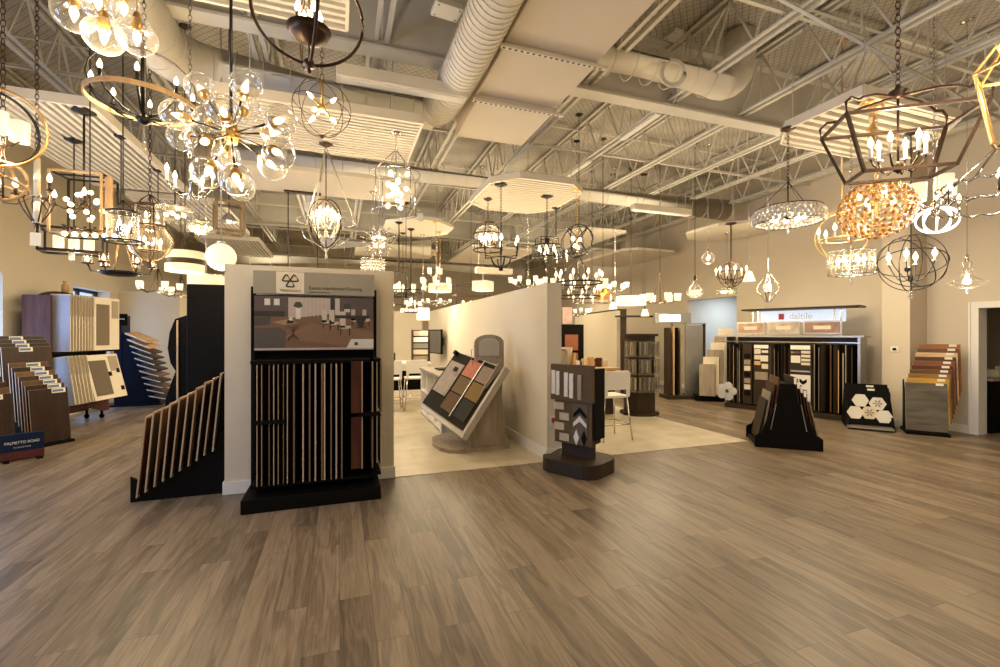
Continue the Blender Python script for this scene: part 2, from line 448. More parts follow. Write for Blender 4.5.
# right wall: door opening Y 3.35..4.30, corridor opening Y 8.9..10.65
rw = MB()
rw.bx((XR, YB, 0), (XR + .18, 3.30, ZD)).bx((XR, 3.30, 2.03), (XR + .18, 4.27, ZD))
rw.bx((XR, 4.27, 0), (XR + .18, 8.9, ZD)).bx((XR, 8.9, 2.55), (XR + .18, 10.65, ZD)).bx((XR, 10.65, 0), (XR + .18, YF, ZD))
struct('wall_right', rw, M['wall_warm'])
struct('wall_pilaster', MB().bx((9.05, 4.93, 0), (XR, 5.35, ZD)), M['wall_warm'])
struct('wall_corridor', MB().bx((XR + .18, 10.65, 0), (XR + 2.5, 10.75, 2.8)).bx((XR + 2.4, 8.0, 0), (XR + 2.5, 10.65, 2.8)).bx((XR + .18, 7.9, 0), (XR + 2.5, 8.0, 2.8)), M['wall_blue'])
struct('ceiling_corridor', MB().bx((XR + .18, 7.9, 2.8), (XR + 2.5, 10.75, 2.9)), M['panel'])
struct('baseboard_corridor', MB().bx((XR + .18, 10.63, 0), (XR + 2.4, 10.65, .12)), M['trim'])
area_light('corridor_ceiling_light', (XR + 1.2, 9.6, 2.75), (0, 0, 0), .8, .8, 30, (.90, .95, 1.0))
# the dark back room behind the door
struct('wall_storeroom', MB().bx((XR + .18, 4.9, 0), (XR + 2.4, 5.0, 2.6)).bx((XR + 2.4, 1.5, 0), (XR + 2.5, 5.0, 2.6)).bx((XR + .18, 1.5, 0), (XR + 2.4, 1.6, 2.6)), M['wall_warm'])
struct('ceiling_storeroom', MB().bx((XR + .18, 1.5, 2.6), (XR + 2.5, 5.0, 2.7)), M['panel'])
dc = MB()
dc.bx((XR - .025, 4.25, 0), (XR + .20, 4.37, 2.0)).bx((XR - .025, 3.22, 0), (XR + .20, 3.32, 2.0)).bx((XR - .025, 3.22, 2.0), (XR + .20, 4.37, 2.10))
dc.bx((XR - .035, 4.345, 0), (XR - .025, 4.37, 2.10))
struct('door_1', dc, M['trim'])
cu = thing('storage_counter', 'dark counter cabinet standing inside the unlit back room', 'counter', (XR + 1.1, 4.55, 0))
MB().box((0, 0, .42), (1.6, .62, .84)).build('cabinet_body', M['black'], cu)
MB().box((0, -.01, .86), (1.66, .66, .04)).build('countertop', M['greywood'], cu)
for k, (dx, hh, ww) in enumerate(((-.30, .12, .28), (.08, .16, .20))):
    b = MB().box((0, 0, hh / 2), (ww, .22, hh)); b.box((0, -.112, hh * .5), (ww * .7, .004, hh * .4), mat=None)
    tag(b.build('carton', M['offwhite'], None, (XR + 1.1 + dx, 4.42, .882)), ['low wide carton on the counter in the dark back room', 'taller narrow carton on the counter in the dark back room'][k], 'box')

# baseboards
BH = .13
struct('baseboard_right', MB().bx((XR - .018, YB, 0), (XR, 3.22, BH)).bx((XR - .018, 4.38, 0), (XR, 4.93, BH)).bx((9.032, 4.93, 0), (9.05, 5.35, BH)).bx((9.032, 4.912, 0), (XR, 4.93, BH)).bx((XR - .018, 5.35, 0), (XR, 8.9, BH)).bx((XR - .018, 10.65, 0), (XR, YF, BH)), M['trim'])
lb = MB(); y = YB
for yy in (YB, ): lb.bx((XL, YB, 0), (XL + .018, YF, BH))
struct('baseboard_left', lb, M['trim'])
# the short poster wall and the long partition
fx0, fx1, fy = -1.075, .565, 5.15
struct('wall_poster', MB().bx((fx0, fy, 0), (fx1, fy + .16, 2.29)), M['wall'])
b = MB().bx((fx0 - .015, fy - .016, .006), (fx1 + .015, fy, BH)).bx((fx1, fy, .006), (fx1 + .015, fy + .16, BH)).bx((fx0 - .015, fy, .006), (fx0, fy + .16, BH))
struct('baseboard_poster', b, M['trim'])
struct('wall_partition', MB().bx((2.46, 5.2, 0), (2.66, 13.3, 2.24)), M['wall'])
struct('baseboard_partition', MB().bx((2.444, 5.184, .006), (2.46, 13.3, BH + .02)).bx((2.444, 5.184, .006), (2.676, 5.2, BH + .02)).bx((2.66, 5.2, .006), (2.676, 13.3, BH + .02)), M['trim'])
struct('wall_crossing', MB().bx((-1.0, 14.4, 0), (2.46, 14.6, 2.30)), M['wall'])
struct('wall_stub', MB().bx((XL, 13.3, 0), (-3.75, 13.5, 2.62)).bx((-3.95, 13.5, 0), (-3.75, 17, 2.62)), M['wall'])
# cream partition further back on the right with its dark cap
pa, pb = Vector((7.9, 14.4)), Vector((7.02, 10.5))
u2 = (pb - pa).normalized(); n2 = Vector((-u2.y, u2.x))
def strip(mb, a, b, t, z0, z1, side=1):
    a = Vector(a); b = Vector(b); uu = (b - a).normalized(); nn = Vector((-uu.y, uu.x)) * t * side
    return mb.add([(a.x, a.y, z0), (b.x, b.y, z0), (b.x + nn.x, b.y + nn.y, z0), (a.x + nn.x, a.y + nn.y, z0),
                   (a.x, a.y, z1), (b.x, b.y, z1), (b.x + nn.x, b.y + nn.y, z1), (a.x + nn.x, a.y + nn.y, z1)],
                  [(0, 3, 2, 1), (4, 5, 6, 7), (0, 1, 5, 4), (1, 2, 6, 5), (2, 3, 7, 6), (3, 0, 4, 7)])
struct('wall_booth', strip(MB(), pa, pb, .25, 0, 2.22), M['wall'])
struct('trim_booth', strip(MB(), pa, pb + u2 * .02, .28, 2.22, 2.26), M['darkbrown'])

# ------------------------------------------------------------------ roof steel
ZB = 4.7
joists = [-4.55, -3.30, -2.08, -.83, .42, 1.67, 2.92, 4.20, 5.40, 6.55, 7.70, 8.85]
def joist_mesh():
    m = MB(); y0, y1 = YB, YF
    for zz, sgn in ((ZB, 1), (ZD - .06, -1)):
        for dx in (-.035, .035):
            m.bx((dx - .004, y0, zz - .0), (dx + .004, y1, zz + .05))
            m.bx((dx - (.03 if dx > 0 else .03) * 0 + (0 if dx > 0 else -.045), y0, zz), (dx + (.045 if dx > 0 else 0), y1, zz + .008))
    n = int((y1 - y0) / .62); k = 0
    for i in range(n):
        ya = y0 + i * (y1 - y0) / n; yb = ya + (y1 - y0) / n
        ym = (ya + yb) / 2
        m.bar((0, ya, ZB + .03), (0, ym, ZD - .05), .022)
        m.bar((0, ym, ZD - .05), (0, yb, ZB + .03), .022)
        if i % 2 == 0: m.bar((0, ym, ZB + .03), (0, ym, ZD - .05), .016)
    return m.mesh('roof_joist', M['steel'])
jm = joist_mesh()
for x in joists:
    o = inst('roof_joist', jm, None, (x, 0, 0)); o['kind'] = 'structure'
# bridging angles across the joists
for y in (-1.0, 1.9, 3.3, 7.0, 9.6, 12.4, 15.2, 18.0):
    struct('roof_bridging', MB().bx((XL, y - .02, ZB + .055), (XR, y + .02, ZB + .062)).bx((XL, y - .003, ZB + .062), (XR, y + .003, ZB + .10))
           .bx((XL, y + .5 - .02, ZD - .08), (XR, y + .52, ZD - .073)), M['steel'])
# main girders (I-sections) crossing under the roof
for y in (5.02, 14.0):
    g = MB().bx((XL, y - .10, ZB - .10), (XR, y + .10, ZB - .07)).bx((XL, y - .02, ZB - .07), (XR, y + .02, ZD)).bx((XL, y - .12, ZD - .03), (XR, y + .12, ZD))
    struct('roof_beam', g, M['steel'])
    kn = MB()
    for x in joists[1::2]:
        kn.bar((x, y, ZB - .05), (x, y + .9, ZD - .1), .03); kn.bar((x, y, ZB - .05), (x, y - .9, ZD - .1), .03)
    struct('roof_brace', kn, M['steel'])
# ledger along the right and left walls
struct('trim_ledger_right', MB().bx((XR - .12, YB, 4.84), (XR, YF, 4.98)), M['steel'])
struct('trim_ledger_left', MB().bx((XL, YB, 4.84), (XL + .12, YF, 4.98)), M['steel'])
# a sprinkler main and its branch lines
def pipe(name, pts, r, label, mt='steel'):
    return tag(MB().tube(pts, r, 10, mat=None).build(name, M[mt]), label, 'pipe')
pipe('sprinkler_pipe', [(3.5, 2.2, 4.62), (9.4, 2.55, 4.62)], .065, 'thick white main pipe crossing below the roof steel at upper right')
pipe('conduit_pipe', [(3.2, 3.0, 4.66), (8.9, 3.75, 4.66)], .018, 'thin conduit running beside the main pipe at upper right')

# ------------------------------------------------------------------ ducts
def arc(c, r, a0, a1, n, f):
    return [f(c, r, a0 + (a1 - a0) * i / n) for i in range(n + 1)]
def rduct(name, pts, r, label, seams=.28, n=24, mt='duct'):
    sm = MB().tube(pts, r, n, mat=None); d = 0
    for i in range(len(pts) - 1):
        a, b = Vector(pts[i]), Vector(pts[i + 1]); L = (b - a).length; t = (seams - d)
        while t < L:
            sm.ring(a + (b - a) * t / L, r + .003, .006, (b - a) + Vector((.0, .0, .0)), N=n, n=4); t += seams
        d = (d + L) % seams
    root = tag(sm.build(name, M[mt]), label, 'duct')
    k = 0
    for i in range(len(pts) - 1):
        a, b = Vector(pts[i]), Vector(pts[i + 1])
        if (b - a).length > .9 and abs(b.z - a.z) < .3:
            for f in (.25, .75):
                q = a.lerp(b, f)
                MB().cyl((q.x, q.y, q.z + r), (q.x, q.y, ZD), .006, n=6).build('hanger_rod', M['steel'], root)
    return root
p = [(1.15, 5.95, 4.55), (-1.2, 5.95, 4.55)] + [(-1.2 - .55 * math.sin(t * PI / 16), 5.40 + .55 * math.cos(t * PI / 16), 4.55) for t in range(1, 9)] + [(-1.75, -1.0, 4.55)]
rduct('round_duct', p, .26, 'big white spiral duct turning a corner above the glass globe chandelier')
p = [(2.3, 4.45, 4.72), (4.45, 4.45, 4.72)] + [(4.45 + .35 * math.sin(t * PI / 12), 4.45, 5.07 - .35 * math.cos(t * PI / 12)) for t in range(1, 7)] + [(4.8, 4.45, 5.4)]
rduct('round_duct', p, .185, 'beige spiral duct right of the boxy plenum, elbowing up into the roof')
rduct('round_duct', [(-2.2, 8.7, 4.62), (8.9, 8.7, 4.62)], .25, 'long straight spiral duct running across the middle of the showroom', seams=.45)
rduct('round_duct', [(-.62, 10.1, 5.45), (-.45, 10.1, 4.2), (-.3, 10.1, 3.95)], .24, 'short white drop duct bending down above the poster wall', seams=.2)
rduct('round_duct', [(-4.6, 17.2, 4.2), (7.0, 17.2, 4.2)], .36, 'far pale duct low along the rear of the showroom', seams=.6)
rduct('round_duct', [(-.4, 11.2, 3.72), (2.1, 11.2, 3.72)], .2, 'white duct length low behind the poster wall', seams=.5)
# coil of flexible duct hung under the right duct
g = MB()
for k in range(5): g.ring((3.62, 4.28, 4.60), .15 - .008 * k, .012, (.25 + .02 * k, 1, .12), N=28, n=6)
tag(g.build('coiled_hose', M['duct']), 'coiled pale hose hanging on the beige spiral duct', 'hose')
# the flat plenum duct: stepped sections with perforated flanges
px0, px1 = 1.44, 2.42
r0 = thing('rectangular_duct', 'wide flat beige duct in stepped sections at the top centre', 'duct', (0, 0, 0))
secs = [(-1.0, 3.95, 4.30, 4.58, px0, px1), (3.95, 4.88, 4.27, 4.57, px0, px1), (4.88, 5.9, 4.22, 4.55, px0 + .02, px1 - .02)]
for (a, b, z0, z1, xa, xb) in secs:
    MB().bx((xa, a, z0), (xb, b, z1)).build('duct_section', M['ductbox'], r0, bevel=.01)
for yy, zz in ((3.95, 4.27), (4.88, 4.22)):
    f = MB().bx((px0 - .04, yy - .02, zz - .03), (px1 + .1, yy + .02, zz), mat=M['slat'])
    k = px0 - .01
    while k < px1 + .08:
        f.box((k, yy, zz - .031), (.028, .018, .003), mat=M['darkbrown']); k += .06
    f.build('perforated_flange', None, r0)
hr = MB()
for yy in (1.0, 3.0, 4.4): MB().cyl((px0 + .1, yy, 4.55), (px0 + .1, yy, ZD), .008, n=6).build('hanger_rod', M['steel'], r0)
MB().bx((1.65, 2.15, 4.285), (2.05, 2.55, 4.30)).build('return_grille', M['darkbrown'], r0)
rduct('flexible_duct', [(1.16, 5.86, 4.5), (1.20, 5.6, 4.44), (1.21, 5.1, 4.38), (1.21, 4.3, 4.34), (1.21, 3.3, 4.36), (1.21, 2.0, 4.5)], .20, 'bent white flexible duct beside the flat plenum', seams=.07)

# ------------------------------------------------------------------ hung slat panels and plain panels
ZC = 3.9
CLOUDS = []
def cloud(label, x0, x1, y0, y1, z=ZC, ax='X', ch=(.0, .0, .0, .0), slats=True, step=.085):
    """ch: chamfer at corners (x0,y0),(x1,y0),(x1,y1),(x0,y1)"""
    cx, cy = (x0 + x1) / 2, (y0 + y1) / 2
    CLOUDS.append((x0, x1, y0, y1, z))
    root = thing('ceiling_panel', label, 'ceiling panel', (cx, cy, z))
    a, b = (x1 - x0) / 2, (y1 - y0) / 2
    poly = []
    for (sx, sy), c in zip(((-1, -1), (1, -1), (1, 1), (-1, 1)), ch):
        X, Y = sx * a, sy * b
        if c == 0: poly.append((X, Y))
        elif (sx * sy) > 0: poly += [(X, Y - sy * c), (X - sx * c, Y)]
        else: poly += [(X - sx * c, Y), (X, Y - sy * c)]
    if slats:
        rim = MB()
        for i in range(len(poly)):
            p, q = poly[i], poly[(i + 1) % len(poly)]
            rim.bar((p[0], p[1], .03), (q[0], q[1], .03), .025, .10)
        rim.build('rim', M['slat'], root)
        sl = MB()
        def span(t):                        # extent of the polygon along ax at cross position t
            xs = []
            for i in range(len(poly)):
                p, q = poly[i], poly[(i + 1) % len(poly)]
                i1 = 1 if ax == 'X' else 0
                if (p[i1] - t) * (q[i1] - t) < 0:
                    xs.append(p[1 - i1] + (q[1 - i1] - p[1 - i1]) * (t - p[i1]) / (q[i1] - p[i1]))
            return (min(xs), max(xs)) if len(xs) > 1 else None
        lim = b if ax == 'X' else a
        t = -lim + step * .6
        while t < lim:
            s = span(t)
            if s:
                if ax == 'X': sl.bx((s[0], t - step * .23, -.01), (s[1], t + step * .23, .03))
                else: sl.bx((t - step * .23, s[0], -.01), (t + step * .23, s[1], .03))
            t += step
        sl.build('slats', M['slat'], root)
        MB().prism(poly, .012, Matrix.Translation((0, 0, .075))).build('backer', M['darkbrown'], root)
    else:
        MB().prism(poly, .06).build('board', M['panel'], root)
    hw = MB()
    for sx, sy in ((-.7, -.7), (.7, -.7), (.7, .7), (-.7, .7)):
        hw.cyl((sx * a, sy * b, .05), (sx * a, sy * b, ZB - z), .005, n=6)
    hw.build('hanger_rods', M['steel'], root)
    return root
cloud('left slatted ceiling panel with slats running lengthwise along the window wall', -3.55, -2.35, 5.7, 8.7, ax='Y')
cloud('second slatted panel in line beyond the large left one', -3.35, -2.0, 9.2, 12.0, ax='Y')
cloud('small third slatted panel farthest along the window wall', -3.25, -1.9, 12.6, 15.2, ax='Y')
cloud('slatted panel at the top edge above the hanging globe fixtures', -1.55, .05, 2.3, 3.62, ch=(0, 0, 0, .25), step=.075)
cloud('wide slatted panel behind the brass starburst orb', -1.15, .85, 4.95, 6.15, step=.075)
cloud('plain white panel under the far duct behind the orb with ropes', -1.6, 1.15, 7.0, 8.15, slats=False)
cloud('rounded plain panel above the crystal starburst lamp', .9, 2.35, 9.2, 10.9, slats=False, ch=(.5, .5, .5, .5))
cloud('farther plain panel low above the shaded chandeliers', .4, 2.6, 12.3, 14.0, slats=False, ch=(0, .5, 0, 0))
cloud('eight-sided slatted panel holding the black iron pendants at centre', 2.15, 3.72, 6.2, 8.0, ch=(.35, .35, .35, .35), step=.09)
cloud('slatted panel above the large black lantern at upper right', 4.72, 6.6, 2.95, 4.05, ch=(.0, .35, .3, .30), step=.12)
cloud('pale eight-sided panel near the right wall over the small orb cluster', 7.6, 9.15, 7.15, 9.0, slats=False, ch=(.45, .45, .45, .45))
cloud('long pale panel near the right wall over the far pendants', 7.4, 9.2, 10.5, 13.6, slats=False, ch=(.3, .3, .0, .3))
cloud('pale panel left of the long right one', 5.3, 6.7, 9.6, 11.8, z=4.1, slats=False)
cloud('pale panel beyond the eight-sided slatted one', 3.3, 5.2, 11.6, 14.4, slats=False)
# linear white fixtures
def linear(label, c, L, rz=0, z1=ZB, wd=.16, hh=.13):
    t = thing('linear_fixture', label, 'ceiling light', c, rz)
    MB().box((0, 0, 0), (L, wd, hh)).build('housing', M['slat'], t, bevel=.008)
    MB().box((0, 0, -hh / 2 - .004), (L * .94, wd * .7, .008)).build('diffuser', M['white'], t)
    w_ = MB()
    for s in (-.42, .42): w_.cyl((s * L, 0, hh / 2), (s * L, 0, z1 - c[2]), .004, n=5)
    w_.build('suspension_wires', M['steel'], t)
linear('long white linear fixture hung in front of the big spiral duct', atD(404, 84, 4.75), 1.33, z1=4.75)
linear('white linear fixture hung under the far end of the long duct', (6.6, 8.15, 4.28), 1.5)
linear('small distant linear fixture left of the iron pendants', atD(494, 271, 10.8), .9)
for (x_, y_, l_) in ((2.92, 7.4, 1.2), (4.2, 7.7, 1.2), (4.2, 5.7, .9)):
    t = thing('strip_light', {7.4: 'bare white strip light fixed under a joist beside the plenum', 7.7: 'white strip light under the joist left of the right wall', 5.7: 'shorter white strip light nearer the girder'}[y_], 'strip light', (x_, y_, ZB - .03))
    MB().box((0, 0, 0), (.09, l_, .04)).build('housing', M['white'], t, bevel=.005)
for (px, py, lab) in ((447, 10, 'white junction box plate fixed on the girder near the top'), (677, 36, 'small white emergency unit under the joists at top right')):
    p = atZ(px, py, 4.62) if px < 500 else atZ(px, py, ZD - .03)
    t = thing('junction_box', lab, 'junction box', p, .1)
    MB().box((0, 0, 0), (.26, .20, .05)).build('cover', M['white'], t, bevel=.006)
    s = MB()
    for a, b in ((-.1, -.07), (.1, -.07), (-.1, .07), (.1, .07)): s.cyl((a, b, -.03), (a, b, -.024), .007, n=8)
    s.build('screw', M['darkbrown'], t)
# thermostat and the small alarm plate
t = thing('thermostat', 'small white thermostat on the pillar face', 'thermostat', (9.043, 5.15, 1.33))
MB().box((0, 0, 0), (.014, .12, .09)).build('housing', M['white'], t, bevel=.003)
MB().box((-.009, 0, 0), (.006, .055, .045)).build('display', M['black'], t)
t = thing('wall_outlet', 'white wall plate with a red plug low on the partition end', 'outlet', (2.53, 5.194, .50))
MB().box((0, 0, 0), (.075, .012, .12)).build('plate', M['white'], t, bevel=.003)
MB().box((.01, -.03, .01), (.05, .05, .06)).build('red_plug', mat('red_plastic', (.35, .03, .02), .5), t, bevel=.006)
# ================================================================== floor displays
def at_local(loc, rz, p):
    return Matrix.Rotation(rz, 3, 'Z') @ Vector(p) + Vector(loc)
def woodm(name, c, rough=.45, ax='Z'):
    return wood(name, tuple(q * .62 for q in c), tuple(min(1, q * 1.3) for q in c), rough, ax)
def sample(name, label, w, t, h, face, loc, rz=0, lean=0, group=None, cat='sample board', tagpos=None, edge=None, tagm='tag', ry=0):
    """a sample board standing on its lower front edge; local x width, -y face"""
    m = MB().box((0, t / 2, h / 2), (w, t, h), mat=edge or M['edgewood'])
    m.box((0, -.0015, h / 2), (w * .995, .003, h * .995), mat=face)
    o = m.build(name)
    o.location = loc; o.rotation_euler = (lean, ry, rz)
    tag(o, label, cat, group)
    if tagpos:
        MB().box((tagpos[0], -.005, tagpos[1]), (tagpos[2], .004, tagpos[3])).build('price_tag', M[tagm] if isinstance(tagm, str) else tagm, o)
    return o

# ---------------------------------------------------------------- D1 the hardwood display with poster
D1 = (-.225, 4.83, 0)
t = thing('flooring_display', 'tall black flooring display with a poster header on the short wall', 'display rack', D1)
MB().box((0, 0, .0635), (1.20, .60, .125)).build('plinth', M['black'], t, bevel=.006)
b = MB().box((0, .27, 1.0), (1.12, .04, 1.75))
b.box((-.575, .20, 1.09), (.035, .08, 1.94)).box((.575, .20, 1.09), (.035, .08, 1.94))
b.box((0, 0.04, 1.335), (1.08, .46, .03)).box((0, 0.04, .20), (1.08, .46, .03)).box((.56, -.03, 1.335), (.10, .32, .03)).box((.56, -.03, .22), (.10, .32, .03))
b.build('rack_frame', M['black'], t)
MB().box((-.37, -.272, .80), (.25, .02, .035)).build('retaining_bar', M['black'], t)
MB().box((.50, -.25, .82), (.20, .02, .04)).build('retaining_bar', M['black'], t)
# header and poster
hd = MB().box((0, .17, 2.105), (1.14, .05, .225)).build('header_sign', mat('warm_grey_sign', (.27, .24, .18), .5, noise=.05), t)
tag(MB().box((-.24, .142, 2.105), (.255, .004, .215)).build('logo_panel', M['offwhite'], hd), 'cream square with a three triangle emblem')
lg = MB()
def tri(cx, cz, r, rot):
    pts = []
    for k in range(3):
        a0 = rot + k * 2 * PI / 3
        c = Vector((cx + math.cos(a0) * r, .137, cz + math.sin(a0) * r))
        for d in (-.9, 0, .9):
            pts.append(c + Vector((math.cos(a0 + d), 0, math.sin(a0 + d))) * r * .28)
    lg.tube(pts, .0065, 5, closed=True)
tri(-.276, 2.146, .031, PI / 2); tri(-.204, 2.146, .031, PI / 2); tri(-.24, 2.090, .031, PI / 2)
lg.build('emblem', M['darkbrown'], hd)
text('TRIANGULO', .034, M['darkbrown'], hd, (-.24, .138, 2.026), (PI / 2, 0, 0))
text('Exotic Hardwood Flooring', .050, M['darkbrown'], hd, (-.07, .143, 2.06), (PI / 2, 0, 0), align='LEFT', width=.95, ext=.0003)
text('quality hardwood', .028, M['darkbrown'], hd, (-.07, .143, 2.018), (PI / 2, 0, 0), align='LEFT')
PY = .137
cols_ = dict(floor=(.15, .078, .045), wall=(.075, .052, .05), curtain=(.40, .33, .29), sofa=(.075, .062, .055), sofa2=(.055, .045, .042),
             dark=(.02, .016, .014), pale=(.48, .42, .36), table=(.28, .19, .11), green=(.03, .04, .02), white=(.60, .56, .50), floor2=(.19, .105, .064))
PC = {k: mat('poster_ink_' + k, v, .42, noise=.1, scale=20) for k, v in cols_.items()}
pm = MB()
def pq(x0, z0, x1, z1, c, l=0, skew=0):    # poster coords 0..1
    X = lambda q: -.56 + 1.12 * q
    Z = lambda q: 1.435 + .535 * q
    y = PY - .0004 * l
    pm.add([(X(x0), y, Z(z0)), (X(x1), y, Z(z0)), (X(x1 + skew), y, Z(z1)), (X(x0 + skew), y, Z(z1))], [(0, 1, 2, 3)], PC[c])
def pp(pts, c, l):
    pm.add([(-.56 + 1.12 * a, PY - .0004 * l, 1.435 + .535 * b_) for a, b_ in pts], [tuple(range(len(pts)))], PC[c])
pm.box((0, .17, 1.70), (1.14, .05, .56), mat=M['black'])
pq(0, 0, 1, 1, 'wall', 1); pq(0, 0.0, 1, .62, 'floor', 2)
pp([(.26, .62), (.62, .66), (1, .58), (1, .62), (1, .97), (.26, .97)], 'wall', 3)
pp([(.27, .60), (.40, .62), (.62, .68), (.62, .98), (.27, .98)], 'curtain', 4)
for k in range(7): pq(.38 + k * .033, .62, .385 + k * .033, .98, 'pale', 5)
pq(.62, .66, .66, .98, 'dark', 5); pq(.66, .64, .70, .98, 'pale', 5)
pq(.33, .58, .37, .80, 'white', 6); pp([(.31, .82), (.35, .78), (.39, .82), (.37, .90), (.33, .90)], 'green', 6)
pq(.74, .72, .79, .78, 'pale', 6); pp([(.73, .78), (.80, .78), (.79, .88), (.74, .88)], 'green', 6)
pq(.08, .83, .125, .95, 'white', 6); pq(.155, .83, .20, .95, 'white', 6)
pq(.0, .62, .24, .72, 'dark', 5)
pp([(.22, .22), (.95, .0), (1, .0), (1, .35), (.45, .50)], 'floor2', 4)
for k in range(6): pp([(.2 + k * .1, 0), (.205 + k * .1, 0), (.5 + k * .07, .58), (.497 + k * .07, .58)], 'floor2', 5)
pp([(0, .0), (.24, .0), (.25, .34), (.20, .42), (0, .40)], 'sofa', 7)
pp([(0, .44), (.12, .47), (.13, .62), (0, .60)], 'sofa2', 7)
pp([(.14, .52), (.25, .46), (.37, .50), (.26, .57)], 'table', 8)
pm.ring((-.56 + 1.12 * .31, PY - .004, 1.435 + .535 * .19), .045, .0025, (0, .94, .34), N=24, n=4, mat=PC['dark'])
pm.ring((-.56 + 1.12 * .31, PY - .004, 1.435 + .535 * .45), .055, .003, (0, .94, .34), N=24, n=4, mat=PC['table'])
for k in range(7):
    a0 = -.045 + k * .015
    pm.bar((-.56 + 1.12 * .31 + a0, PY - .003, 1.435 + .535 * .2), (-.56 + 1.12 * .31 - a0, PY - .003, 1.435 + .535 * .45), .002, mat=PC['dark'])
pp([(.255, .50), (.28, .60), (.30, .62), (.31, .50)], 'white', 8)
for k, (x, zz, s) in enumerate(((.55, .52, .9), (.61, .49, 1.0), (.70, .42, 1.15), (.80, .56, .8), (.90, .56, .8))):
    pq(x, zz, x + .045 * s, zz + .27 * s, 'pale' if k < 3 else 'curtain', 8); pq(x, zz - .02, x + .085 * s, zz + .04, 'pale', 8)
    pq(x + .005, zz - .13 * s, x + .013, zz, 'dark', 8); pq(x + .07 * s, zz - .13 * s, x + .08 * s, zz, 'dark', 8)
pq(.66, .60, .96, .66, 'dark', 9); pp([(.83, .60), (.93, .60), (.90, .45), (.94, .42), (.84, .42), (.87, .45)], 'dark', 9)
pp([(.76, .03), (1, .03), (1, .20), (.80, .20)], 'white', 10); pq(.83, .08, .86, .14, 'green', 11)
pq(0, 0, 1, .04, 'curtain', 9)
tag(pm.build('poster', None, t), 'photograph of a living and dining room with brown plank floor')
# the hanging hardwood leaves, seen on edge
fin_px = [64, 82, 110, 128, 145, 165, 180, 205, 240, 265, 287, 312, 322, 347, 367, 388]
darkface = [woodm('hardwood_face_%d' % i, c, .4, 'Z') for i, c in enumerate(((.10, .04, .02), (.05, .025, .015), (.16, .08, .04), (.09, .06, .035)))]
edges = [mat('leaf_edge_%d' % i, c, .6, noise=.2, scale=40) for i, c in enumerate(((.40, .27, .15), (.46, .33, .21), (.30, .20, .105), (.16, .105, .06)))]
for i, q in enumerate(fin_px):
    x = atY(q / 3.81 + 240, 420, 4.57).x
    thin = i < 7
    tt = .007 if thin else .0125
    dy = .40; m = MB()
    m.bx((-tt / 2, 0, 0), (tt / 2, .008, 1.09), mat=edges[(i * 2 + 1) % 4 if not thin else (i % 3 + 1) % 4])
    m.bx((-tt / 2 - .001, .008, 0), (tt / 2 + .001, dy, 1.09), mat=darkface[i % 4])
    o = m.build('flooring_sample'); o.location = (x, 4.575, .225)
    tag(o, ORD[i] + ' upright pale edged hardwood leaf counted from the left of the poster display', 'sample board', 'hardwood leaves in the poster display')
for i, (q, hi) in enumerate(((465, 0), (505, 0), (538, 0), (465, 1), (505, 1), (538, 1))):
    x = atY(q / 3.81 + 240, 420, 4.60).x
    m = MB().bx((-.006, 0, 0), (.006, .008, .50), mat=edges[(i + 2) % 4]).bx((-.007, .008, 0), (.007, .36, .50), mat=darkface[(i + 1) % 4])
    if q == 465: m = MB().bx((-.10, .02, 0), (-.088 + .09, .03, .5), mat=woodm('cherry_face%d' % hi, (.07, .022, .012))).bx((-.004, 0, 0), (.006, .03, .50), mat=edges[0])
    o = m.build('flooring_sample'); o.location = (x, 4.60, .83 if hi else .29)
    tag(o, ['lower', 'upper'][hi] + (' cherry red leaf at the right of the poster display' if q == 465 else ' row edge-on leaf in the poster display swing rack, %s' % ('middle' if q == 505 else 'outermost')), 'sample board', ['lower', 'upper'][hi] + ' leaves in the swing rack')

# ---------------------------------------------------------------- D2 slanted black display with leaning boards
base = (-1.86, 5.02, 0)
t = thing('waterfall_display', 'low black stepped display leaning boards against the poster wall', 'display rack', (-1.47, 5.5, 0))
pf = [(-.40, 0), (.385, 0), (.385, 1.15), (.27, 1.02), (-.40, .26)]
Mx = Matrix.Rotation(PI / 2, 4, 'X')
for yy in (-.255, .33):
    MB().prism([(a, b_) for a, b_ in [(-.40, 0), (.385, 0), (.385, .62), (-.33, .2), (-.40, .24)]], .02, Matrix.Translation((0, yy, 0)) @ Mx).build('side_panel', M['black'], t)
MB().prism([(-.38, .0), (.385, 0), (.385, 1.20), (.34, 1.18), (-.36, .05)], .56, Matrix.Translation((0, .31, .012)) @ Mx).build('stepped_core', M['black'], t)
tops = [(95, 262), (130, 240), (170, 222), (208, 200), (250, 175), (290, 155), (328, 130), (368, 105), (405, 85), (440, 62)]
bots = [(52, 635), (92, 610), (133, 585), (172, 560), (210, 540), (250, 512), (290, 490), (328, 465), (363, 440), (402, 422)]
for i, (a, b_) in enumerate(zip(tops, bots)):
    A = atY(a[0] / 4.6 + 125, a[1] / 4.6 + 360, 5.17); B = atY(b_[0] / 4.6 + 125, b_[1] / 4.6 + 360, 5.17)
    B.z = max(B.z, .03)
    d = A - B; L = d.length
    m = MB().bx((-.006, 0, 0), (.006, .012, L), mat=edges[i % 2]).bx((-.006, .012, 0), (.006, .50, L), mat=M['edgewood'])
    m.bx((.006, .015, 0.02), (.0085, .49, L - .02), mat=darkface[(i * 3) % 4])
    o = m.build('leaning_board'); o.location = B; o.rotation_euler = (0, math.atan2(d.x, d.z), 0)
    nm = ['lowest, foremost', 'second lowest', 'third lowest', 'fourth lowest', 'fifth lowest', 'sixth lowest', 'seventh lowest', 'third highest', 'second highest', 'highest'][i]
    tag(o, nm + ' of the boards leaning in the black stepped display', 'sample board', 'boards leaning in the stepped display')
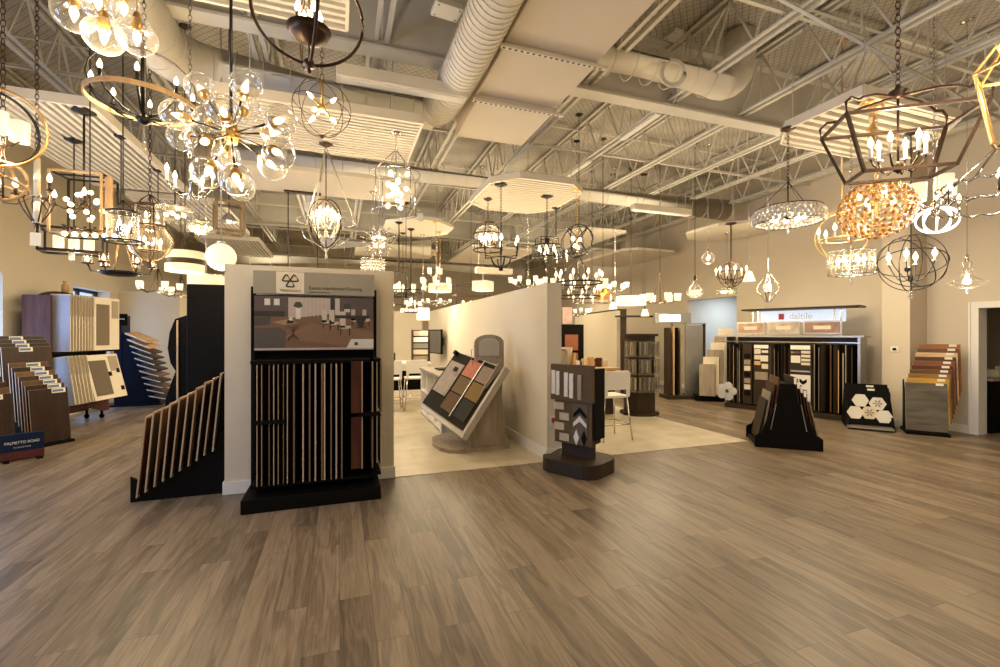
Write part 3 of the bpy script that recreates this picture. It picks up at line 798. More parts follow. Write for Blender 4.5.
# ---------------------------------------------------------------- D3 tall black panel and curvy black stand
t = thing('display_back', 'tall plain black display back standing left of the poster wall', 'display', (-1.42, 6.68, 0))
MB().box((0, 0, 1.12), (.70, .30, 2.18)).build('body', M['black'], t, bevel=.01)
MB().box((0, 0, .015), (.76, .36, .03)).build('base', M['black'], t)
t = thing('curved_display', 'narrow black display with wavy sides beside the tall black panel', 'display', (-2.07, 7.6, 0))
prof = [(-.22, 0), (.22, 0), (.22, 1.84), (.12, 1.86), (-.08, 1.80), (-.16, 1.62), (-.19, 1.40), (-.15, 1.20), (-.07, 1.08), (-.14, .92), (-.22, .70), (-.25, .40)]
prof = [(q[0] * .78, q[1]) for q in prof]
MB().prism(prof, .03, Matrix.Translation((0, -.20, 0)) @ Mx).build('side_panel', M['black'], t)
MB().prism(prof, .03, Matrix.Translation((0, .25, 0)) @ Mx).build('side_panel', M['black'], t)
MB().bx((.0, -.22, .05), (.16, .24, 1.80)).build('core', M['black'], t)
m = MB().bx((-.04, -.255, 0.3), (-.02, -.24, 1.78)); m.build('board_edge', M['edgewood'], t)

# ---------------------------------------------------------------- D4 left hardwood racks
browns = [(.030, .014, .009), (.042, .019, .011), (.11, .052, .022), (.020, .011, .008), (.065, .026, .013), (.16, .085, .038), (.038, .021, .014)]
BW = [woodm('dark_hardwood_%d' % i, c, .35, 'Z') for i, c in enumerate(browns)]
lblue = mat('blue_label', (.10, .16, .34), .5, noise=.1)
def waterfall(label, gname, o2, u, n, W, H, count, dback, dup_, tag_x, mats, lean=-.10, dside=0, tw=(.17, .065), desc='board', base_h=.05, tagm='tag'):
    """boards stepping up and back. o2 = front left foot (x,y); u along the face; n toward the viewer"""
    rz = math.atan2(u[1], u[0]); U = Vector((u[0], u[1], 0)).normalized(); Nn = Vector((n[0], n[1], 0)).normalized()
    O = Vector((o2[0], o2[1], 0))
    c = O + U * W / 2 - Nn * (dback * count / 2 + .05)
    root = thing('tiered_rack', label, 'display rack', c, rz)
    D = dback * count + .16
    MB().box((0, -.02, .02), (W + .02, D, .04)).build('base', M['black'], root)
    f = -D / 2 + .02
    sp = [(-f * -1, .04), (D / 2 - .03, .04), (D / 2 - .03, base_h + dup_ * count + H * .12), (f + .05, base_h + .03)]
    for sx in (-W / 2 + .02, W / 2 - .04):
        MB().prism([(a, b_) for a, b_ in sp], .02, Matrix.Translation((sx, 0, 0)) @ Matrix.Rotation(PI / 2, 4, 'Z') @ Matrix.Rotation(PI / 2, 4, 'X')).build('side_panel', M['black'], root)
    for i in range(count):
        p = O + U * (W / 2 + dside * i) - Nn * (dback * i + .012) ; p.z = base_h + dup_ * i
        tx = tag_x(i) if callable(tag_x) else tag_x
        lab = ('front' if i == 0 else 'topmost rear' if i == count - 1 else ['second', 'third', 'fourth', 'fifth', 'sixth', 'seventh', 'eighth', 'ninth', 'tenth', 'eleventh'][i - 1]) + ' ' + (desc[i] if isinstance(desc, (list, tuple)) else desc)
        so = sample('flooring_board', lab, W, .014, H, mats[i % len(mats)], p, rz, lean, gname, tagpos=(tx, H - tw[1] * .6, tw[0], tw[1]) if tx is not None else None, tagm=tagm)
        if tx is not None and tagm == 'tag' and tw[0] > .12:
            MB().box((tx - .01, -.0085, H - tw[1] * .6), (tw[0] * .8, .002, tw[1] * .55)).build('label_band', lblue, so.children[0])
    return root
u4 = (.53, .85); n4 = (.85, -.53)
waterfall('dark rack of brown hardwood boards with blue labels at far left', 'boards in the left hardwood rack', (-4.01, 8.10), u4, n4, .47, .76, 7, .062, .062,
          lambda i: .12 - .012 * i, [BW[0], BW[3], BW[2], BW[1], BW[5], BW[3], BW[2]], desc='brown board from the front of the left labelled rack')
waterfall('neighbouring rack of brown boards cut off by the left frame edge', 'boards in the rack at the frame edge', (-4.42, 7.62), u4, n4, .50, .74, 4, .062, .075,
          lambda i: .06 - .02 * i, [BW[6], BW[5], BW[4], BW[1]], desc='board from the front of the rack at the picture edge')
waterfall('taller rear rack of dark boards under the first window', 'boards in the rear hardwood rack', (-4.60, 8.66), u4, n4, .62, .80, 4, .05, .055,
          lambda i: -.02 - .01 * i, [BW[1], BW[3], BW[0], BW[6]], base_h=.60, desc='dark board from the front of the taller rear rack')
# sign box
pz = (-3.79, 7.44, 0); u = Vector((.31, .22)); rz = math.atan2(u.y, u.x)
t = thing('floor_sign', 'blue box sign with white lettering on the floor before the left rack', 'sign', pz, rz)
MB().box((0, .05, .17), (.40, .10, .32)).build('sign_board', mat('deep_blue_print', (.004, .013, .045), .5, spec=.2), t)
MB().box((0, -.002, .065), (.40, .003, .10)).build('printed_band', mat('red_pattern_print', (.08, .012, .012), .5, noise=.9, scale=30), t)
for s in (-1, 1): MB().box((s * .15, .0, .012), (.05, .20, .024)).build('foot', M['black'], t)
text('PALMETTO ROAD', .046, M['tag'], t, (0, -.003, .225), (PI / 2, 0, 0), width=.84)
text('F L O O R I N G', .022, M['tag'], t, (0, -.003, .165), (PI / 2, 0, 0))

# ---------------------------------------------------------------- D5 carpet sample rack against the window wall
A5 = Vector((-4.50, 9.45, 0)); u5 = Vector((.217, .976, 0)); n5 = Vector((.976, -.217, 0)); rz5 = math.atan2(u5.y, u5.x)
# local: x along u (0..1.35), -y toward viewer
t = thing('carpet_rack', 'walnut carpet sample rack on casters below the second window', 'display rack', A5, rz5)
MB().box((-.02, .13, 1.18), (.04, .42, 2.10)).build('end_panel', M['purplewood'], t, bevel=.004)
MB().box((1.28, .16, .95), (.03, .34, 1.55)).build('end_panel', M['purplewood'], t)
MB().box((.63, .30, 1.1), (1.30, .03, 1.9)).build('back_panel', M['darkbrown'], t)
ap = [(0, .18), (1.3, .18), (1.3, .42), (0, .42)]
arcp = [(0, .42), (0, .14), (.10, .14)] + [(.15 + 1.0 * k / 8, .15 + .11 * math.sin(PI * k / 8)) for k in range(9)] + [(1.2, .14), (1.3, .14), (1.3, .42)]
MB().prism(arcp, .03, Matrix.Translation((0, -.02, 0)) @ Mx).build('arched_apron', M['purplewood'], t)
MB().box((.63, .02, 1.28), (1.28, .42, .03)).build('shelf', M['black'], t)
MB().box((.63, .10, .40), (1.28, .40, .03)).build('shelf', M['black'], t)
archp = [(.05, 0), (1.0, 0)] + [(.525 + .475 * math.cos(PI * k / 12), .16 * math.sin(PI * k / 12)) for k in range(13)]
MB().prism(archp, .03, Matrix.Translation((0, .22, 2.17)) @ Mx).build('arched_sign', M['darkbrown'], t)
text('Anso', .09, M['gold'], t, (.5, .185, 2.235), (PI / 2, 0, 0))
for x in (.05, 1.22):
    for y in (.02, .28):
        c_ = MB().cyl((x - .015, y, .04), (x + .015, y, .04), .04, n=16); c_.bar((x, y, .06), (x, y, .15), .03); c_.build('caster', M['black'], t)
tag(MB().lathe([(.0, 0), (.05, 0), (.05, .12), (.02, .15), (.035, .19), (0.0, .2)], (0, 0, 0), 14).build('small_figurine', M['tanwood'], None, at_local(A5, rz5, (.62, .2, 2.33))), 'small tan figure on top of the carpet rack sign', 'figurine')
carp = [mat('carpet_swatch_%d' % i, c, .95, noise=.35, scale=120, bump=.3) for i, c in enumerate(((.17, .125, .085), (.13, .10, .065), (.33, .27, .20), (.30, .27, .22)))]
for row, (z0, h, tilt, x0, x1, nfin) in enumerate(((1.30, .95, 0, .06, .56, 9), (.42, .82, -.24, .04, .42, 6))):
    rn = ['upper', 'lower'][row]
    for i in range(nfin):
        x = x0 + (x1 - x0) * i / (nfin - 1)
        m = MB().bx((-.006, -.0, 0), (.006, .28, h), mat=M['offwhite'])
        m.bx((-.0085, .0, h * .45), (-.006, .28, h), mat=M['offwhite'])
        m.bx((-.009, -.002, h * .62), (.009, .0, h * .97), mat=carp[2])
        if i == 0: m.bx((-.012, .01, .02), (-.006, .27, h - .02), mat=mat('pale_blue_card', (.36, .38, .46), .5))
        o = m.build('carpet_folder')
        o.location = at_local(A5, rz5, (x, -.30 - (.10 if row else 0) * 1, z0)); o.rotation_euler = (tilt * .6, 0, rz5 + .05)
        tag(o, ('pale blue end folder in the %s row of the carpet rack' if i == 0 else ORD[i - 1] + ' cream edge-on folder after the blue one in the %s row of the carpet rack') % rn, 'carpet sample', ('folders in the %s row' % rn) if i else None)
    w5 = .62 if row == 0 else .80
    m = MB().box((0, .01, h / 2), (w5, .02, h), mat=M['offwhite'])
    m.box((-w5 * .17, -.003, h * .48), (w5 * .50, .008, h * .78), mat=carp[row])
    m.box((w5 * .32, -.003, h * .78), (w5 * .27, .008, h * .34), mat=carp[2])
    o = m.build('carpet_folder')
    o.location = at_local(A5, rz5, (x1 + w5 / 2 + .04, -.28 - .12 * row, z0)); o.rotation_euler = (tilt, 0, rz5)
    tag(o, 'large open folder with a %s carpet swatch in the %s row' % (['tan', 'grey-brown'][row], rn), 'carpet sample')
    if row:
        for a, b_ in ((.10, .45), (.32, .50), (.33, .16)): MB().box((a, -.004, b_), (.08, .008, .08)).build('chip', M['black'], o)

# ---------------------------------------------------------------- D6 navy stair-like sample display
t = thing('stair_display', 'navy blue stair-like sample display against the far left wall', 'display rack', (-4.35, 12.3, 0), .05)
MB().box((-.22, .10, 1.0), (.12, .50, 2.0)).build('post', M['navy'], t)
tag(MB().box((-.20, -.18, 1.90), (.30, .03, .26)).build('header_sign', M['black'], t), 'black header with pale lettering')
text('Provenza', .06, M['tag'], t, (-.20, -.198, 1.92), (PI / 2, 0, 0))
MB().prism([(-.3, 0), (.55, 0), (.50, .20), (.0, 1.55), (-.3, 1.7)], .5, Matrix.Translation((0, .36, 0)) @ Mx).build('stepped_body', M['navy'], t)
MB().box((.1, 0.1, .02), (.95, .6, .04)).build('base', M['navy'], t)
for i in range(11):
    f = i / 10
    A = atD(125 + 24 * f, 333 + 63 * f, 9.85); B = atD(147 + 19 * f, 342 + 57 * f, 9.75)
    d = B - A
    m = MB()
    a_, b_ = Vector((0, 0, 0)), d
    vv = Vector((.10, .36, .03))
    m.quad(a_, b_, b_ + vv, a_ + vv, .03, mat=M['tanwood'] if i < 2 else BW[(i * 2) % 7])
    m.bar(a_ + Vector((0, -.006, -.0)), b_ + Vector((0, -.006, 0)), .010, .014, mat=M['tag'])
    o = m.build('stepped_board'); o.location = A
    nm = ['topmost', 'second', 'third', 'fourth', 'fifth', 'sixth', 'seventh', 'eighth', 'ninth', 'tenth', 'lowest'][i]
    tag(o, nm + ' white edged board down the navy stair display', 'sample board', 'boards on the navy stair display')

# ---------------------------------------------------------------- D7 office nook: cabinet, table, stools, television
t = thing('bookcase_counter', 'white open-shelf cabinet with a dark top along the long partition', 'cabinet', (1.96, 8.12, .006))
MB().box((0, 0, .90), (.92, 2.02, .04)).build('countertop', M['greywood'], t, bevel=.004)
c_ = MB().box((-.42, -.98, .44), (.05, .04, .88)).box((.02, -.98, .44), (.86, .04, .88)).box((0, 0.98, .44), (.86, .04, .88)).box((.2, 0, .44), (.03, 1.94, .88))
for y in (-.35, .35): c_.box((-.12, y, .44), (.62, .03, .88))
c_.box((-.1, 0, .06), (.66, 1.94, .06)).box((-.1, 0, .48), (.66, 1.94, .03))
c_.build('carcass', M['white'], t)
for k, (y, z, n_) in enumerate(((8.6, .50, 5), (8.0, .50, 4), (8.6, .10, 4), (8.0, .10, 5), (7.3, .50, 5))):
    for j in range(n_):
        hh = .24 + .04 * ((j * 7 + k) % 3)
        o = MB().box((0, 0, hh / 2), (.26, .035, hh)).build('binder', [M['white'], M['offwhite'], M['darkbrown']][(j + k) % 3], None, (1.72, y - .1 + j * .05, z + .02))
        tag(o, ORD[j] + ' slim binder on the %s of the white cabinet' % ['upper far shelf', 'upper middle shelf', 'lower far shelf', 'lower middle shelf', 'upper near shelf'][k], 'binder', 'binders in the white cabinet')
tag(MB().box((0, 0, .012), (.30, .42, .024)).build('tablet', M['black'], None, (1.85, 8.35, .928)), 'thin dark tray lying on the cabinet top', 'tray')
t = thing('television', 'flat glossy television mounted on the partition above the white cabinet', 'television', (2.24, 11.3, 1.40), .18)
MB().box((0, 0, 0), (.05, .98, .60)).build('housing', M['black'], t, bevel=.01)
MB().box((-.027, 0, 0), (.004, .93, .55)).build('screen', mat('dark_glossy_screen', (.03, .035, .045), .08, noise=0, spec=.9), t)
MB().box((.12, -.0, 0), (.19, .2, .2)).build('wall_bracket', M['black'], t)
t = thing('work_table', 'white counter-height work table seen past the poster wall', 'table', (1.05, 10.45, .006))
MB().box((0, 0, .93), (1.75, .80, .05)).build('table_top', M['white'], t, bevel=.005)
for x in (-.8, .8):
    for y in (-.34, .34): MB().bar((x, y, 0), (x, y, .905), .05).build('leg', M['silver'], t)
MB().box((0, .30, .5), (1.5, .03, .45)).build('modesty_panel', M['black'], t)
t = thing('tile_tower', 'small upright rack of stone tile samples standing on the work table', 'display rack', atD(421, 361.5, 10.35) , 0)
t.location.z = .963
MB().box((0, .12, .36), (.36, .03, .72)).build('back', M['darkbrown'], t)
for s in (-1, 1): MB().box((s * .19, .05, .36), (.02, .18, .72)).build('side', M['darkbrown'], t)
for k in range(5):
    MB().box((0, .06, .075 + k * .14), (.33, .05, .11)).build('tile', [M['greywood'], M['offwhite'], M['silver'], M['white'], M['greywood']][k], t)
random.seed(5)
for k in range(8):
    p = Vector((.55 + .075 * k * 1.05, 10.2 + .08 * (k % 3), .963))
    hh = .08 + .04 * ((k * 5) % 4) + (.06 if k in (4, 5) else 0)
    m = MB().box((0, 0, hh / 2), (.07, .10, hh)); m.box((.012, 0, hh + .012), (.05, .07, .024))
    o = m.build('sample_block', [M['tanwood'], M['greywood'], M['offwhite'], BW[4]][k % 4], None, p); o.rotation_euler = (0, 0, .3 * k)
    tag(o, ORD[k] + ' small sample block from the left heaped on the far work table', 'sample block', 'sample blocks on the work table')
def stool(label, loc, rz, group=None):
    t = thing('bar_stool', label, 'bar stool', loc, rz)
    s = MB().box((0, .0, .655), (.43, .41, .035)); s.build('seat', M['white'], t, bevel=.012)
    b = MB()
    w0 = [(-.215, .655), (-.225, 1.0), (-.20, 1.04), (.20, 1.04), (.225, 1.0), (.215, .655), (.165, .655), (.165, .76), (-.165, .76), (-.165, .655)]
    b.prism(w0, .03, Matrix.Translation((0, -.19, 0)) @ Mx); b.build('backrest', M['white'], t, bevel=.006)
    for sx, sy in ((-1, -1), (1, -1), (-1, 1), (1, 1)):
        MB().cyl((sx * .19, sy * .17, .64), (sx * .25, sy * .235, 0), .012, n=8).build('leg', M['chrome'], t)
    f = MB()
    q = [(-.228, -.211), (.228, -.211), (.228, .211), (-.228, .211)]
    for k in range(4):
        a, b_ = q[k], q[(k + 1) % 4]; f.cyl((a[0], a[1], .24), (b_[0], b_[1], .24), .008, n=6)
    f.build('footrest', M['chrome'], t)
    return t
stool('white bar stool with chrome legs beside the tile tower', (3.87, 5.98, .006), 0.0)
stool('left white stool drawn up at the far work table', (.98, 9.62, .006), 0)
stool('right white stool drawn up at the far work table', (1.52, 9.75, .006), 0)

# ---------------------------------------------------------------- D8 kiosk with the tilted tray of floor chips
t = thing('tile_kiosk', 'grey wood-grain kiosk with a tilted tray of speckled floor swatches', 'display', (1.80, 6.40, .006))
def L8(v): return Vector(v) - Vector((1.80, 6.40, .006))
fp = [(-.43, -.46), (-.30, -.52), (.42, -.50), (.42, .55), (-.30, .55), (-.50, .35), (-.56, 0), (-.52, -.3)]
MB().prism(fp, .05).build('base_plate', M['greywood'], t)
sidep = [(-.12, .05), (.42, .05), (.36, .35), (.33, .75), (.36, 1.15), (.28, 1.18), (-.18, .46), (-.20, .40), (-.14, .34)]
for y in (-.40, .42): MB().prism(sidep, .03, Matrix.Translation((0, y, 0)) @ Mx).build('side_panel', M['greywood'], t)
MB().box((.12, 0.01, .25), (.40, .78, .40)).build('cabinet_body', M['greywood'], t)
NB = L8(atD(465, 427, 6.0)); NT = L8(atD(502, 368, 6.35)); FB = L8(atD(425, 400, 6.9)); FT = L8(atD(457, 352, 7.2))
nn8 = (NT - NB).cross(FB - NB).normalized()
if nn8.x > 0: nn8 = -nn8
def tr(u, v, o=0.0): return NB + (FB - NB) * u + (NT - NB) * v + (FT - NT - FB + NB) * u * v + nn8 * o
def slab(mb, u0, v0, u1, v1, o0, o1, mat_=None):
    a = [tr(u0, v0, o0), tr(u1, v0, o0), tr(u1, v1, o0), tr(u0, v1, o0), tr(u0, v0, o1), tr(u1, v0, o1), tr(u1, v1, o1), tr(u0, v1, o1)]
    return mb.add(a, [(0, 1, 2, 3), (7, 6, 5, 4), (0, 4, 5, 1), (1, 5, 6, 2), (2, 6, 7, 3), (3, 7, 4, 0)], mat_)
tray = MB(); slab(tray, -.05, -.09, 1.03, 1.03, -.07, -.025)
slab(tray, -.06, -.10, -.02, 1.04, -.09, .01); slab(tray, -.05, -.14, 1.0, -.08, -.10, -.01)
tray.build('tray', mat('pale_grey_plastic', (.46, .43, .38), .4), t)
bd = MB(); slab(bd, -.01, -.06, 1.02, 1.0, -.025, 0); bd.build('tray_liner', mat('dark_liner', (.018, .013, .008), .7, spec=.1), t)
def speck(name, c, k=.8): return mat(name, c, .8, noise=k, scale=90)
sw = [('pink speckled swatch', (.48, .17, .10), .36, .66, .62, .95), ('olive speckled swatch', (.13, .085, .03), .36, .36, .62, .64), ('black and amber swatch', (.10, .05, .015), .36, .04, .62, .34),
      ('grey and pink swatch', (.26, .19, .14), .05, .66, .32, .93), ('amber speckled swatch', (.20, .12, .03), .05, .36, .32, .64), ('black speckled swatch', (.012, .010, .007), .05, .04, .32, .34)]
for nm, c, a, b0, c1, d in sw:
    m = MB(); slab(m, a, b0, c1, d, .002, .012); tag(m.build('swatch', speck(nm.replace(' ', '_'), c), t), nm)
m = MB(); slab(m, .66, .22, .98, .82, .002, .014); tag(m.build('swatch', M['greywood'], t), 'grey wood plank swatch')
m = MB(); slab(m, .74, .66, .82, .74, .014, .022); m.build('clip', M['black'], t)
m = MB(); m.bar(tr(.34, .0, .02), tr(.34, 1.0, .02), .012); m.build('divider_rod', M['silver'], t)
m = MB(); slab(m, .95, .93, 1.0, 1.0, .0, .06); m.build('clip', M['black'], t)
bp8 = [(-.22, .0), (.22, 0), (.22, .42)] + [(.22 * math.cos(PI * k / 10), .42 + .12 * math.sin(PI * k / 10)) for k in range(1, 10)] + [(-.22, .42)]
MB().prism(bp8, .03, Matrix.Translation((.30, .05, 1.04)) @ Matrix.Rotation(-.35, 4, 'Z') @ Mx).build('arched_back', M['greywood'], t)
lab = MB().prism([(-.15, .22), (.15, .22), (.15, .40)] + [(.15 * math.cos(PI * k / 10), .40 + .09 * math.sin(PI * k / 10)) for k in range(1, 10)] + [(-.15, .40)], .012, Matrix.Translation((.29, .015, 1.04)) @ Matrix.Rotation(-.35, 4, 'Z') @ Mx)
tag(lab.build('label_plate', M['silver'], t), 'grey ribbed plate with rounded top')
MB().tube([(.06, .10, 1.1), (.04, .12, 1.35), (.10, .12, 1.42), (.14, .10, 1.38)], .007, 6).build('wire_hook', M['chrome'], t)

# ---------------------------------------------------------------- D10 tile tower on a rounded base
u = Vector((.49, -.87)); rz = math.atan2(u.y, u.x)
t = thing('tile_tower', 'brown tile tower on a rounded plinth in front of the partition end', 'display rack', (2.645, 4.74, 0), rz)
bpts = [(-.40, -.16)] + [(-.24 + .24 * math.cos(a), -.16 + .24 * math.sin(a)) for a in [PI + k * PI / 12 for k in range(1, 7)]] + [(.24 + .24 * math.cos(a), -.16 + .24 * math.sin(a)) for a in [1.5 * PI + k * PI / 12 for k in range(0, 7)]] + \
       [(.24 + .24 * math.cos(a), .16 + .24 * math.sin(a)) for a in [k * PI / 12 for k in range(0, 7)]] + [(-.24 + .24 * math.cos(a), .16 + .24 * math.sin(a)) for a in [PI / 2 + k * PI / 12 for k in range(0, 7)]]
MB().prism([(a * .78, b_ * .80) for a, b_ in bpts], .16).build('plinth', M['darkbrown'], t, bevel=.006)
MB().box((.0, .0, .30), (.42, .07, .29)).build('post', M['darkbrown'], t)
MB().box((0.0, 0, .77), (.50, .16, .86)).build('tower_body', M['darkbrown'], t)
cb = mat('cocoa_board', (.11, .072, .038), .7, noise=.12, spec=.1)
MB().box((-.0, -.13, 1.03), (.56, .06, .42)).build('upper_panel', cb, t)
MB().box((0.0, -.10, .57), (.50, .04, .50)).build('lower_panel', cb, t)
stm = mat('white_mosaic_stone', (.66, .62, .54), .5, noise=.25, scale=60, bump=.6)
for k, x in enumerate((-.235, -.175, -.06, .01, .12)):
    m = MB().box((x, -.168, 1.03 - .01 * k), (.05, .016, .28)); tag(m.build('tile_sample', stm if k < 4 else M['greywood'], t), 'white mosaic strip' if k < 4 else 'grey strip')
for k in range(4): MB().box((-.18 + .07 * (k % 2), -.128, .75 - .12 * k), (.13, .016, .085)).build('tile_sample', mat('beige_stone_%d' % k, (.45, .38, .28), .6), t)
MB().box((.10, -.125, .57), (.20, .008, .47)).build('mosaic_panel', mat('taupe_mosaic', (.10, .070, .042), .7, noise=.3, scale=60), t)
def chev(cx, cz, s, m_, nm):
    MB().prism([(cx - s, cz - s), (cx, cz), (cx + s, cz - s), (cx + s, cz - s * 1.9 + s * .4), (cx, cz - s * .75), (cx - s, cz - s * 1.9 + s * .4)], .008, Matrix.Translation((0, -.129, 0)) @ Mx).build(nm, m_, t)
chev(.10, .76, .085, M['black'], 'chevron_tile'); chev(.10, .66, .085, stm, 'chevron_tile')
for dx, m_ in ((-.045, stm), (.055, M['black'])):
    MB().prism([(.10 + dx, .50), (.10 + dx + .038, .41), (.10 + dx, .32), (.10 + dx - .038, .41)], .008, Matrix.Translation((0, -.129, 0)) @ Mx).build('diamond_tile', m_, t)
MB().box((.27, .0, .80), (.03, .22, .80)).build('end_cap', M['black'], t)

# ---------------------------------------------------------------- D11 stone sample counter behind the stool
t = thing('sample_counter', 'brown counter full of tile and stone samples behind the bar stool', 'counter', (4.55, 8.0, .006), .10)
MB().box((0, 0, .90), (1.25, .85, .05)).build('countertop', M['tanwood'], t, bevel=.004)
MB().box((0, .05, .44), (1.15, .70, .87)).build('cabinet_body', M['darkbrown'], t)
for k, (x, z, m_) in enumerate(((-.35, .78, 'offwhite'), (-.12, .78, 'greywood'), (.15, .72, 'white'), (.45, .70, 'offwhite'), (-.30, .5, 'offwhite'))):
    MB().box((x, -.32, z), (.20, .03, .16)).build('face_tile', M[m_], t)
random.seed(11)
for k in range(14):
    x = -.62 + .095 * k; hh = (.34, .36, .40, .30, .12, .16, .10, .15, .18, .12, .10, .16, .12, .10)[k]
    p = at_local((4.55, 8.0, .931), .10, (x * .9, -.10 + .08 * ((k * 3) % 4), 0))
    if k < 4:
        m = MB().box((0, 0, hh / 2), (.05, .30, hh)); nm, lb_ = ORD[k] + ' tall tile leaning in the row at the left of the stone counter', 'tall tiles on the stone counter'
    else:
        m = MB().box((0, 0, hh / 2), (.10, .12, hh)); m.box((.01, 0, hh + .01), (.08, .09, .02)); nm, lb_ = ORD[k - 4] + ' small stone piece from the left in the heap on the brown counter', 'stone pieces on the counter'
    o = m.build('stone_sample', [M['greywood'], M['offwhite'], M['white'], BW[4], M['tanwood']][(k * 3) % 5], None, p); o.rotation_euler = (0, 0 if k > 3 else .12, .2 * (k % 3))
    tag(o, nm, 'stone sample', lb_)
# black and copper tower right behind the partition end
t = thing('copper_display', 'black tower with copper coloured tiles and a pink header behind the partition end', 'display rack', (4.99, 9.45, .006), .05)
MB().box((0, 0, .90), (.56, .5, 1.80)).build('body', M['black'], t)
for k in range(3): MB().box((-.05, -.26, .55 + .42 * k), (.34, .015, .36)).build('tile_sample', mat('copper_tile_%d' % k, (.30, .10, .045), .4, noise=.3), t)
tag(MB().box((-.12, -.2, 2.0), (.24, .03, .38)).build('header_picture', mat('pink_print', (.62, .42, .38), .5, noise=.5, scale=9), t), 'pale pink picture header')
# ---------------------------------------------------------------- D12 dark tower with acrylic sample pockets
t = thing('pocket_tower', 'dark brown tower with three rows of clear sample pockets behind the stool', 'display rack', (5.62, 7.62, .006), -.32)
oc = [(.30 * math.cos(PI / 8 + k * PI / 4), .30 * math.sin(PI / 8 + k * PI / 4)) for k in range(8)]
MB().prism([(a * 1.25, b_ * 1.25) for a, b_ in oc], .06).build('base', M['darkbrown'], t)
MB().prism(oc, 1.48, Matrix.Translation((0, 0, .06))).build('tower_body', M['darkbrown'], t)
MB().prism([(a * 1.2, b_ * 1.2) for a, b_ in oc], .05, Matrix.Translation((0, 0, 1.54))).build('cap', M['darkbrown'], t)
acr = glassm('acrylic', (.92, .9, .86), .6, .12, .1)
for row in range(3):
    for ang in (0, PI / 4, -PI / 4, PI / 2):
        R = Matrix.Rotation(ang, 4, 'Z')
        m = MB()
        for k in range(5):
            m.add([R @ Vector((-.09 + .042 * k + dx, -.29 - dy, .50 + .34 * row + dz)) for dx in (0, .014) for dy in (0, .06) for dz in (0, .24)],
                  [(0, 1, 3, 2), (4, 6, 7, 5), (0, 4, 5, 1), (2, 3, 7, 6), (0, 2, 6, 4), (1, 5, 7, 3)], [M['greywood'], M['black'], M['silver'], M['darkbrown'], M['offwhite']][(k + row) % 5])
        o = m.build('tile_samples', None, t)
        pk = MB().box((0, 0, 0), (.25, .09, .03)); pk.box((0, -.045, .14), (.25, .004, .28)); pk.box((0, -.04, .285), (.25, .012, .012))
        o2 = pk.build('sample_pocket', acr, t); o2.rotation_euler = (0, 0, ang); o2.location = R @ Vector((0, -.32, .47 + .34 * row))
# ---------------------------------------------------------------- D13 tall framed slabs with a lit screen
t = thing('slab_display', 'tall framed display of full size slabs by the corridor opening', 'display rack', (8.05, 9.15, 0), -.30)
MB().box((0, 0, .04), (1.0, .55, .08)).build('base', M['darkbrown'], t)
MB().box((.22, -.1, .95), (.44, .04, 1.70)).build('slab', M['silver'], t)
MB().box((.47, -.1, .96), (.03, .12, 1.78)).build('frame_post', M['darkbrown'], t)
MB().box((.24, -.1, 1.84), (.50, .12, .03)).build('frame_top', M['silver'], t)
for k in range(4): MB().box((-.40 + .09 * k, .0, .92), (.03, .36, 1.65)).build('slab', [M['darkbrown'], M['tanwood'], M['black'], M['greywood']][k], t)
t = thing('light_box', 'small glowing lit sign above the framed slabs', 'sign', (7.75, 9.2, 1.98), -.3)
MB().box((0, 0, 0), (.90, .12, .25)).build('housing', M['silver'], t)
MB().box((-.08, -.062, 0), (.52, .004, .16)).build('lit_face', glow('lit_sign_face', (.75, .88, 1.0), 3.0), t)
MB().cyl((0, 0, -.12), (0, 0, -1.98), .02, n=8).build('post', M['silver'], t)
t = thing('wood_post_shelf', 'brown post with a short shelf on top beside the cream booth wall', 'shelf', (7.05, 10.15, 0), -.2)
MB().box((-.05, 0, 1.12), (.12, .12, 2.24)).build('post', M['darkbrown'], t)
MB().box((.28, 0, 2.05), (1.0, .30, .04)).build('shelf_board', M['darkbrown'], t)

# ---------------------------------------------------------------- D14 wide tile wall display on the right wall
F0 = Vector((7.95, 7.70, 0)); F1 = Vector((8.75, 5.55, 0))
u = (F1 - F0); LW = u.length; u.normalize(); rz = math.atan2(u.y, u.x)
t = thing('tile_wall_display', 'long tile wing-panel display along the right wall', 'display rack', F0, rz)
ol = lambda x, y, z: at_local(F0, rz, (x, y, z))
MB().box((LW / 2, .30, .05), (LW + .1, .62, .10)).build('plinth', M['darkbrown'], t, bevel=.005)
MB().box((LW / 2, .56, .82), (LW, .03, 1.50)).build('back_panel', mat('grey_felt_back', (.20, .175, .14), .7), t)
MB().box((LW / 2 - .1, .28, 1.545), (LW + .35, .50, .035)).build('top_rail', M['silver'], t)
MB().box((LW / 2 - .1, .05, 1.43), (LW + .25, .03, .02)).build('hanging_rail', M['chrome'], t)
for x in (-.05, LW): MB().box((x, .30, .82), (.04, .50, 1.48)).build('end_frame', M['silver'], t)
c_ = MB().box((LW / 2 + .12, .35, 2.10), (LW - .25, .45, .035)).build('canopy_shelf', M['darkbrown'], t)
for x in (.38, .48, LW - .45, LW - .35): MB().bx((x - .012, .40, 1.56), (x + .012, .43, 2.09)).build('canopy_post', M['chrome'], t)
bl = MB().box((LW * .55, .45, 1.95), (1.5, .03, .24)).build('backlit_panel', glow('backlit_blue_white', (.55, .72, .95), .55), t)
tag(bl, 'softly backlit header panel')
text('daltile', .17, M['silver'], t, (LW * .50 + .12, .425, 1.95), (PI / 2, 0, 0), name='lettering')
MB().prism([(0, 0), (.10, 0), (.10, .12), (0, .12)], .006, Matrix.Translation((LW * .50 - .28, .43, 1.89)) @ Mx).build('red_mark', mat('red_logo', (.5, .03, .02), .4), t)
MB().cyl((.50, .36, 1.60), (.50, .36, 2.06), .012, n=8).build('light_tube', M['led'], t)
